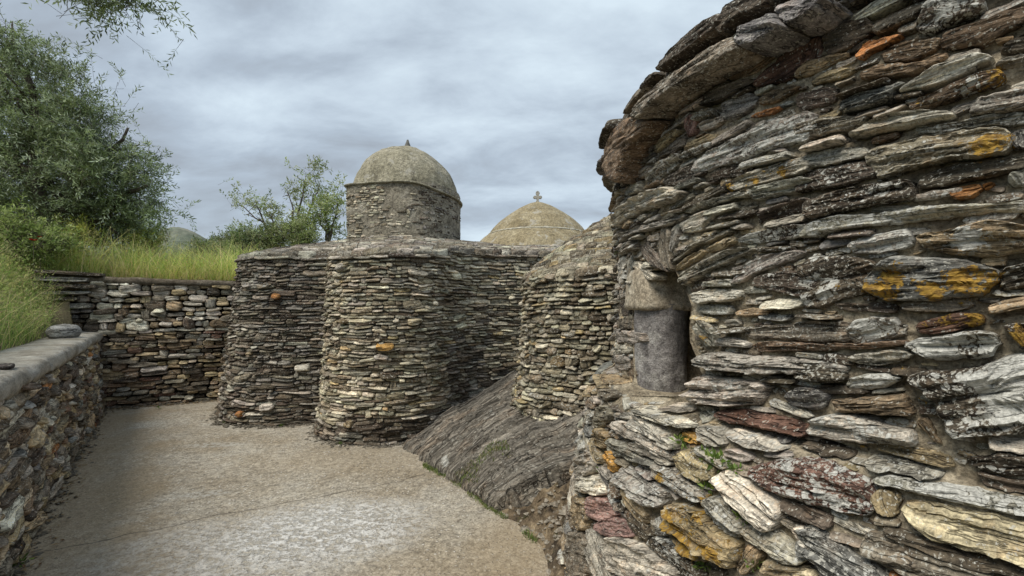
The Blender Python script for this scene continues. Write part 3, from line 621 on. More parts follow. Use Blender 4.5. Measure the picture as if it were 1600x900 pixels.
def build_roof():
    # loft from the eave inward
    s = np.linspace(0, LCH, 190); E = fch(s, np.full(190, 2.25), np.full(190, 0.05)); ez = eave_z(s)
    tgt = np.column_stack([np.interp(s, [0, S_SEAM - .8, S_SEAM, (S_SEAM + S_A2) / 2, S_A2, S_A2 + .8, LCH], [-3.0, -2.7, -2.2, -1.75, -1.15, .2, 1.6]),
                           np.interp(s, [0, S_SEAM - .8, S_SEAM, (S_SEAM + S_A2) / 2, S_A2, S_A2 + .8, LCH], [7.7, 7.4, 7.1, 6.9, 7.3, 8.6, 9.0])])
    top = np.interp(s, [0, S_SEAM - .8, S_SEAM, (S_SEAM + S_A2) / 2, S_A2, S_A2 + .8, LCH], [2.50, 2.55, 2.62, 2.60, 2.62, 2.62, 2.75])
    nt = 26; V = []
    for k, t in enumerate(np.linspace(0, 1, nt)):
        xy = E[:, :2] * (1 - t) + tgt * t; zz = ez - .02 + (top - ez) * (1 - (1 - t) ** 1.9)
        zz = zz + .022 * fbm(np.column_stack([xy * 5, xy[:, :1] * 0 + 1]), 4) + .012 * np.floor(3 * np.modf(t * 6)[0]) / 3
        V.append(np.column_stack([xy, zz]))
    V = np.stack(V, 1).reshape(-1, 3); mesh('roof', V, grid_faces(190, nt), M_CORE, CH)
    def fr(sv, tv, h):
        tt = np.clip(tv, 0, 1)
        ex = np.interp(sv, s, E[:, 0]); ey = np.interp(sv, s, E[:, 1]); tx = np.interp(sv, s, tgt[:, 0]); ty = np.interp(sv, s, tgt[:, 1])
        zz = np.interp(sv, s, ez) - .02 + (np.interp(sv, s, top) - np.interp(sv, s, ez)) * (1 - (1 - tt) ** 1.9)
        return np.column_stack([ex * (1 - tt) + tx * tt, ey * (1 - tt) + ty * tt, zz + h])
    r = np.random.default_rng(21); st = []
    t = 0.0
    while t < 0.85:
        q = 0.3
        while q < LCH - .1:
            w = r.uniform(.12, .34); o = blob_outline((q + w / 2, t + .02), w, .052, 10, r.normal() * .03, .14, .55, r)
            st.append(stone(o, r.uniform(.025, .05), np.array(pick({'g': 3, 'l': 2, 'm': 4, 'd': 1}, r)) * .95, .3, .05, 'far', -.2, .25, r=r)); q += w * .98
        t += .05
    place_stones(st, fr, CH, M_SM, 60, 'roof_slab', rest='small_roof_slabs')
build_roof()
def build_drum():
    base = drum_curve(); n = len(base)
    f, L = curve_surf(base, base * 1.0, 2.3, 3.3, 0.012)
    dr = surf_core('drum', f, 0, L, 2.25, 3.34, 0.03, 0.03, mat_mortar('drum_render', (0.13, 0.115, 0.088), (0.25, 0.225, 0.175), (0.38, 0.35, 0.285), .8, 1.0, .02), CH, 0.0, .018, nf=9)
    r = np.random.default_rng(31)
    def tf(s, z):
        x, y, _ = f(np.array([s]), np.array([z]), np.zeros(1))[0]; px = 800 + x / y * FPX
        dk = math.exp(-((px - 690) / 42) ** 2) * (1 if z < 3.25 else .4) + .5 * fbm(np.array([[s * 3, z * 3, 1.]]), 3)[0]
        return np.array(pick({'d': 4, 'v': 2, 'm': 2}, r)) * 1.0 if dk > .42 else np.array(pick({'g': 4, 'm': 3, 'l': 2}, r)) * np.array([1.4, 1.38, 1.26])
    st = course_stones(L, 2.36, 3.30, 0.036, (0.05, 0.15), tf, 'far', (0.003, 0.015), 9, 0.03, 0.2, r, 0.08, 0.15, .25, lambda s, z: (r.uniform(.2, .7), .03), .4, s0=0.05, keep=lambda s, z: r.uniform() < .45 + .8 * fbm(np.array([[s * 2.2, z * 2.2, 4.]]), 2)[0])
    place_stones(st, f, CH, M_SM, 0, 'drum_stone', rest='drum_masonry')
    # thin projecting cornice, sagging to the right
    V = []
    for k, (e, dz) in enumerate([(-.06, -.016), (.03, -.012), (.045, 0.0), (.04, .012), (-.02, .026), (-.25, .05)]):
        q = drum_curve(e); zz = 3.325 - 0.11 * smooth(-1.5, -.85, q[:, 0]) + dz + .008 * fbm(np.column_stack([q * 6, q[:, :1] * 0 + k]), 3)
        V.append(np.column_stack([q + .012 * fbm(np.column_stack([q * 5, q[:, :1] * 0]), 3)[:, None], zz]))
    V = np.stack(V, 1).reshape(-1, 3); mesh('cornice', V, grid_faces(n, 6), M_DOME1, CH)
    # dome
    c = (-1.69, 7.25); R = .845; z0 = 3.30
    prof = [(1.0, -.05), (1.0, .1), (.975, .22), (.93, .36), (.86, .50), (.77, .63), (.66, .745), (.52, .85), (.37, .93), (.22, .98), (.1, 1.01), (0.001, 1.02)]
    prof = catmull(prof, 5); nu = 110; u = np.arange(nu) * 2 * np.pi / nu
    U, K = np.meshgrid(u, np.arange(len(prof)), indexing='ij'); rr = prof[K, 0] * R; zz = prof[K, 1] * R * 1.02
    P = np.stack([c[0] + rr * np.cos(U), c[1] + rr * np.sin(U) * 1.05, z0 + zz * .93 - 0.09 * (rr / R) * smooth(-.2, .85, rr * np.cos(U)) * 1.0], -1).reshape(-1, 3)
    nn = P - np.array([c[0], c[1], z0]); nn /= np.linalg.norm(nn, axis=1, keepdims=True) + 1e-9
    P = P + nn * (.034 * fbm(P * 2.6, 3) + .013 * fbm(P * 12, 4))[:, None]
    dm = mesh('dome', P, grid_faces(nu, len(prof), True), M_DOME1, CH)
    # stone finial
    zt = z0 + R * 1.02 * 1.02 * .93 - .01
    V, F = tube([(c[0], c[1], zt - .04), (c[0] + .004, c[1], zt + .02), (c[0] - .002, c[1], zt + .06), (c[0] + .004, c[1], zt + .10), (c[0] + .002, c[1], zt + .15)], [.075, .058, .045, .03, .012], 7)
    V = V + .008 * fbm(V * 30, 2)[:, None]; mesh('finial', V, F, mat_plain('finial_stone', (0.13, 0.13, 0.12), .9, .4, 30), dm)
build_drum()
def build_rear_dome():
    c = at(840, 385, 10.0); cx, cy = c[0], c[1]
    def lathe(name, prof, nu, mat, parent, amp=.012, sq=0.0):
        prof = np.array(prof); u = np.arange(nu) * 2 * np.pi / nu; U, K = np.meshgrid(u, np.arange(len(prof)), indexing='ij')
        P = np.stack([cx + prof[K, 0] * np.cos(U), cy + prof[K, 0] * np.sin(U), prof[K, 1]], -1).reshape(-1, 3)
        d = np.stack([np.cos(U), np.sin(U), 0 * U + .3], -1).reshape(-1, 3)
        P = P + d * (amp * fbm(P * 3, 3) + amp * .6 * fbm(P * 12, 3))[:, None]; return mesh(name, P, grid_faces(nu, len(prof), True), mat, parent)
    skirt = [(1.50, 2.70), (1.42, 2.82), (1.34, 2.92), (1.24, 3.02), (1.155, 3.085), (1.10, 3.115), (1.10, 3.135), (1.02, 3.14)]
    b_ = lathe('rear_drum', catmull(skirt, 3), 96, M_DOME2, CH)
    up = [(1.085, 3.12), (1.07, 3.165), (.985, 3.275), (.84, 3.42), (.65, 3.565), (.43, 3.71), (.22, 3.815), (.09, 3.86), (.002, 3.875)]
    dm = lathe('rear_dome', catmull(up, 5), 96, M_DOME2, CH)
    lathe('lime_band', [(1.088, 3.110), (1.112, 3.112), (1.108, 3.134), (1.080, 3.146)], 120, mat_mortar('lime_line', (.3, .28, .21), (.45, .43, .35), (.52, .5, .43)), b_, .004)
    # drips of lime from the band and a small hole
    for a, l in ((-58, .13), (-44, .17), (-31, .15), (-22, .1)):
        q = math.radians(a); pts = []
        for t in np.linspace(0, 1, 5):
            z = 3.13 - l * t; rr = np.interp(z, [2.92, 3.02, 3.085, 3.12], [1.34, 1.24, 1.155, 1.11]) + .006
            pts.append((cx + rr * math.cos(q + .05 * t), cy + rr * math.sin(q + .05 * t), z))
        V, F = tube(pts, [.013, .012, .010, .009, .005], 5); mesh('lime_drip', V, F, M_MORT_L, b_)
    q = math.radians(-32); V, F = tube([(cx + 1.1 * math.cos(q), cy + 1.1 * math.sin(q), 3.0), (cx + 1.20 * math.cos(q), cy + 1.20 * math.sin(q), 3.01), (cx + 1.245 * math.cos(q), cy + 1.245 * math.sin(q), 3.015)], [.06, .07, .065], 10)
    mesh('vent_hole', V, F, M_VOID, b_)
    # small stone cross with rounded arms
    pts = [(0.025, 0), (0.035, .04), (0.02, .07), (0.03, .10), (.07, .095), (.095, .12), (.09, .155), (.06, .165), (.03, .15), (.028, .185), (.045, .21), (.035, .25), (0, .27)]
    out = pts + [(-x * (.93 if i % 2 else 1.05), z) for i, (x, z) in enumerate(pts[-2::-1])]
    n = len(out); zb = 3.85; V = []
    for y, sc in ((-.028, .85), (-.02, 1), (.02, 1), (.028, .85)):
        V += [(cx + x * sc * 1.05, cy + y, zb + z) for x, z in out]
    F = [list(range(n))[::-1], [3 * n + i for i in range(n)]]
    for k in range(3): F += [[k * n + i, k * n + (i + 1) % n, (k + 1) * n + (i + 1) % n, (k + 1) * n + i] for i in range(n)]
    mesh('cross', V, F, mat_plain('cross_stone', (0.34, 0.33, 0.29), .9, .3, 30), dm, False)
build_rear_dome()

# ------------------------------------------------------------------ side apse standing on the rock
def build_side_apse():
    t = empty('side_apse', (1.15, 5.0, .6), 'small rounded rubble stone apse with a conical slab roof, standing on the bare rock', 'chapel')
    c = (1.16, 5.0)
    def R(z): return np.interp(z, [.35, .6, .68, .80, .92, 1.0, 1.85], [1.10, 1.115, 1.10, 1.055, 1.035, 1.03, 1.015])
    def f(s, z, h):
        a = np.radians(130) + s / 1.05; z = np.asarray(z, float)
        rr = R(z) + h + .02 * fbm(np.column_stack([s * 1.6, z * 2, s * 0 + 8]), 2)
        return np.column_stack([c[0] + rr * np.cos(a), c[1] + rr * np.sin(a), z])
    L = math.radians(170) * 1.05
    surf_core('wall_core', f, 0, L, .3, 1.9, .02, .02, M_CORE, t, .004, .02)
    r = np.random.default_rng(41)
    def tf(s, z): return np.array(pick({'g': 3.8, 'm': 4.5, 'l': 2.4, 't': .6, 'd': 1.6, 'b': .2, 'o': .06}, r)) * np.array([1.18, 1.18, 1.08])
    st = course_stones(L, .42, 1.86, .043, (.06, .24), tf, 'far', (.02, .05), 10, .03, .03, r, .05, .15, .2, lambda s, z: (r.uniform(.1, .6), .05), .35, tilt=(.1, 1.0))
    place_stones(st, f, t, M_SM, 180, 'stone', bend=.02)
    # conical roof of thin slabs
    def zr(k): return 1.86 + .74 * k ** .82
    def fr(s, k, h):
        k = np.clip(k, 0, 1.02); a = np.radians(130) + s / 1.05; rr = 1.02 * (1 - k) + .03
        return np.column_stack([c[0] + rr * np.cos(a), c[1] + rr * np.sin(a), zr(np.clip(k, 0, 1)) + h + .012 * np.sin(k * 60)])
    surf_core('roof', fr, 0, L, 0.0, 1.0, .05, .05, M_CORE, t, .02, .01)
    st = []; k = -.005; row = 0
    while k < .93:
        q = 0; rr = max(1.05 * (1 - k), .12)
        while q < L:
            w = r.uniform(.09, .24) / rr * 1.0; o = blob_outline((q + w / 2, k + .02), w, .042, 10, r.normal() * .04 + .05, .14, .55, r)
            st.append(stone(o, r.uniform(.012, .03), np.array(pick({'g': 3, 'l': 3, 'm': 4, 't': 1}, r)) * np.array([.80, .79, .72]), .2, .05, 'far', -.2, .25, r=r)); q += w * .98
        k += .034
    place_stones(st, fr, t, M_SM, 110, 'roof_slab', rest='small_roof_slabs')
build_side_apse()

# ------------------------------------------------------------------ bedrock slab and earth bank
T0 = np.array([*ground_pt(648, 716), 0.0]); T1 = np.array([*ground_pt(775, 803), 0.0]); U0 = at(815, 603, 5.75); U1 = at(926, 735, 3.15)
def slab_pt(p, q):
    """p along the toe 0..1, q up the dip 0..1"""
    p = p[..., None]; q = q[..., None]; return T0 * (1 - p) * (1 - q) + T1 * p * (1 - q) + U0 * (1 - p) * q + U1 * p * q
def build_rock():
    nu, nv = 260, 200; pu = np.linspace(-.25, 1.0, nu); qv = np.linspace(-.06, 1.5, nv); Pu, Qv = np.meshgrid(pu, qv, indexing='ij')
    P = slab_pt(Pu, Qv).reshape(-1, 3); p, q = Pu.ravel(), Qv.ravel()
    nrm = np.cross(U0 - T0, T1 - T0); nrm = nrm / np.linalg.norm(nrm); nrm = nrm if nrm[2] > 0 else -nrm
    n1 = fbm(np.column_stack([p * 17 + .08 * vnoise(np.column_stack([q * 6, p * 3, q * 0])), q * .45, q * 0]), 4, 2.2, .55); st = np.floor(n1 * 4 + .5) / 4 + .8 * np.floor(3 * fbm(np.column_stack([p * 6, q * 6, q * 0 + 6]), 4) + .5) / 3; n1 = n1 + .5 * fbm(np.column_stack([p * 9, q * 9, q * 0 + 6]), 4)
    hgt = .04 + .06 * st + .035 * n1 + .035 * fbm(np.column_stack([p * 3, q * 3, q * 0 + 5]), 3) + .008 * fbm(np.column_stack([p * 60, q * 9, q * 0 + 5]), 3)
    toe = smooth(-.05, .05, q + .035 * fbm(np.column_stack([p * 12, p * 0, p * 0]), 3)); hgt = hgt * toe - .10 * (1 - toe)
    edge = smooth(1.0, .97, p + .03 * fbm(np.column_stack([q * 9, p * 0, p * 0]), 3)); hgt = hgt * edge - .16 * (1 - edge)
    bulge = .10 * np.sin(np.clip(q, 0, 1) * np.pi) * np.sin(np.clip(p, 0, 1) * np.pi * .8 + .3)
    P = P + nrm * (hgt + bulge)[:, None]
    global ROCK
    RG = P.reshape(nu, nv, 3); ROCK = lambda a, c: RG[np.clip(((a + .25) / 1.25 * (nu - 1)).astype(int), 0, nu - 1), np.clip(((c + .06) / 1.56 * (nv - 1)).astype(int), 0, nv - 1)]
    gc = np.column_stack([q * .42, p * 2.0, hgt])
    T = np.tile([0.175, 0.160, 0.135, 1], (len(P), 1)); l = np.zeros((len(P), 3)); l[:, 0] = .0 + .6 * np.clip(fbm(np.column_stack([p * 5, q * 5, q * 0 + 1]), 3), 0, 1)
    for (cp, cq, rp, a) in ((.36, .07, .05, 1.5), (.33, .17, .03, 1.3), (.22, .55, .045, .9), (.17, .62, .035, .9)):
        l[:, 0] = np.maximum(l[:, 0], a * smooth(1.2, .5, np.hypot(p - cp, (q - cq) * 1.1) / rp))
    tag(mesh('rock_outcrop', P, grid_faces(nu, nv), mat_schist('bedrock', .45, 1.0, .03, 1.2, .85, .3, .008), None, False, {'tint': ('FLOAT_COLOR', T), 'lich': ('FLOAT_VECTOR', l), 'gc': ('FLOAT_VECTOR', gc)}, origin=(0, 4, 0)), 'dark dipping slab of layered bedrock under the side apse', kind='structure')
    # earth and broken rock between the slab, the path and the near apse
    E0 = [ground_pt(700, 746), ground_pt(745, 781), ground_pt(790, 812), ground_pt(838, 850), ground_pt(858, 905), (0.24, 2.1), (.3, 1.3)]
    low = catmull([np.append(e, .0) for e in E0], 30)
    upn = catmull([slab_pt(np.array(1.0), np.array(v)) - np.array([0, 0, .03]) for v in (0, .3, .6, .85, 1.1)] + [np.array([.95, 2.5, .35]), np.array([.8, 1.4, -.03])], 30)
    m_ = min(len(low), len(upn)); low, upn = low[:m_], upn[:m_]; nt = 90; V = []
    for k, tt in enumerate(np.linspace(-.06, 1.25, nt)):
        v = low * (1 - tt) + upn * tt; v[:, 2] = v[:, 2] + .10 * np.sin(np.clip(tt, 0, 1) * np.pi) * fbm(v * 2.2, 4) * 1.6 + .05 * fbm(v * 7, 4) * smooth(-.06, .15, tt) - (.05 if tt < 0 else 0)
        V.append(v)
    V = np.stack(V, 1).reshape(-1, 3)
    V[:, 2] += .030 * fbm(V * 14, 4) * smooth(0, .08, V[:, 2]); q_ = fbm(V * np.array([4, 4, 3]) + 9, 3); V[:, 2] += .06 * smooth(.02, .10, q_) * smooth(.02, .2, V[:, 2])
    V[:, 2] += .07 * smooth(0, .3, V[:, 2]) * fbm(V * np.array([2.5, 2.5, 2.5]) + 3, 4)
    global BANK
    BV = V.copy(); BANK = lambda x, y: float(BV[np.argmin((BV[:, 0] - x) ** 2 + (BV[:, 1] - y) ** 2), 2])
    b = NB('bank_earth'); p_ = b.pos(); a = b.noise(b.warp(p_, 5, .1), 4.5, 5, .65); g = b.noise(p_, 26, 5, .7); f = b.noise(p_, 95, 3, .7)
    c = b.ramp(a, [(.38, (.06, .047, .034)), (.5, (.17, .13, .085)), (.62, (.33, .26, .17))]); c = b.gain(c, b.mr(g, .3, .7, .55, 1.4)); c = b.gain(c, b.mr(f, .3, .7, .7, 1.3))
    c = b.mix(b.mr(b.noise(p_, 7, 4, .6), .56, .68, 0, .55, True), c, (.085, .095, .035))
    mm = b.done(c, .97, b.math('ADD', g, b.math('MULTIPLY', f, .4)), 1.0, .03)
    ngl = 0
    tag(mesh('earth_bank', V, grid_faces(m_, nt), mm, None, True, origin=(0.3, 3, 0)), 'bare brown earth and crumbled rock at the foot of the near apse', kind='structure')
build_rock()
# ------------------------------------------------------------------ the near apse with the columned window
NA = empty('near_apse', (2.84, 2.39, 0), 'large rounded stone apse close by, with lichen covered slabs and a small arched window', 'chapel')
NC = (2.84, 2.39); NR = 2.2
def RN(z): return np.interp(z, [-.1, 0.0, .5, 1.0, 1.10, 1.17, 1.20, 1.6, 2.3, 2.6, 3.2], [2.56, 2.53, 2.46, 2.375, 2.345, 2.30, 2.225, 2.20, 2.20, 2.205, 2.2])
def fN(s, z, h):
    a = np.asarray(s, float) / NR; rr = RN(z) + h; z = np.asarray(z, float)
    return np.column_stack([NC[0] + rr * np.cos(a), NC[1] + rr * np.sin(a), z])
def to_wall(px, py, extra=0.0):
    """line of sight through (px, py) to the wall surface: (s along the wall, height)"""
    dx = (px - 800) / FPX; z = 1.6; R = 2.2 + extra
    for _ in range(30):
        a = dx * dx + 1; b_ = 2 * (dx * NC[0] + NC[1]); c = NC[0] ** 2 + NC[1] ** 2 - R * R
        D = max(b_ * b_ - 4 * a * c, 0.0); Y = (b_ - math.sqrt(D)) / (2 * a); z = EYE + (HOR - py) * Y / FPX
        R = 0.5 * R + 0.5 * (float(RN(z)) + extra)
    th = math.atan2(Y - NC[1], dx * Y - NC[0]); th = th + 2 * math.pi if th < 0 else th
    return th * NR, z
TILE = {'A': (920, 0, 3.0), 'B': (1240, 0, 3.0), 'C': (920, 280, 2.812), 'D': (1240, 280, 2.811), 'E': (880, 580, 2.813), 'F': (1240, 580, 2.811)}
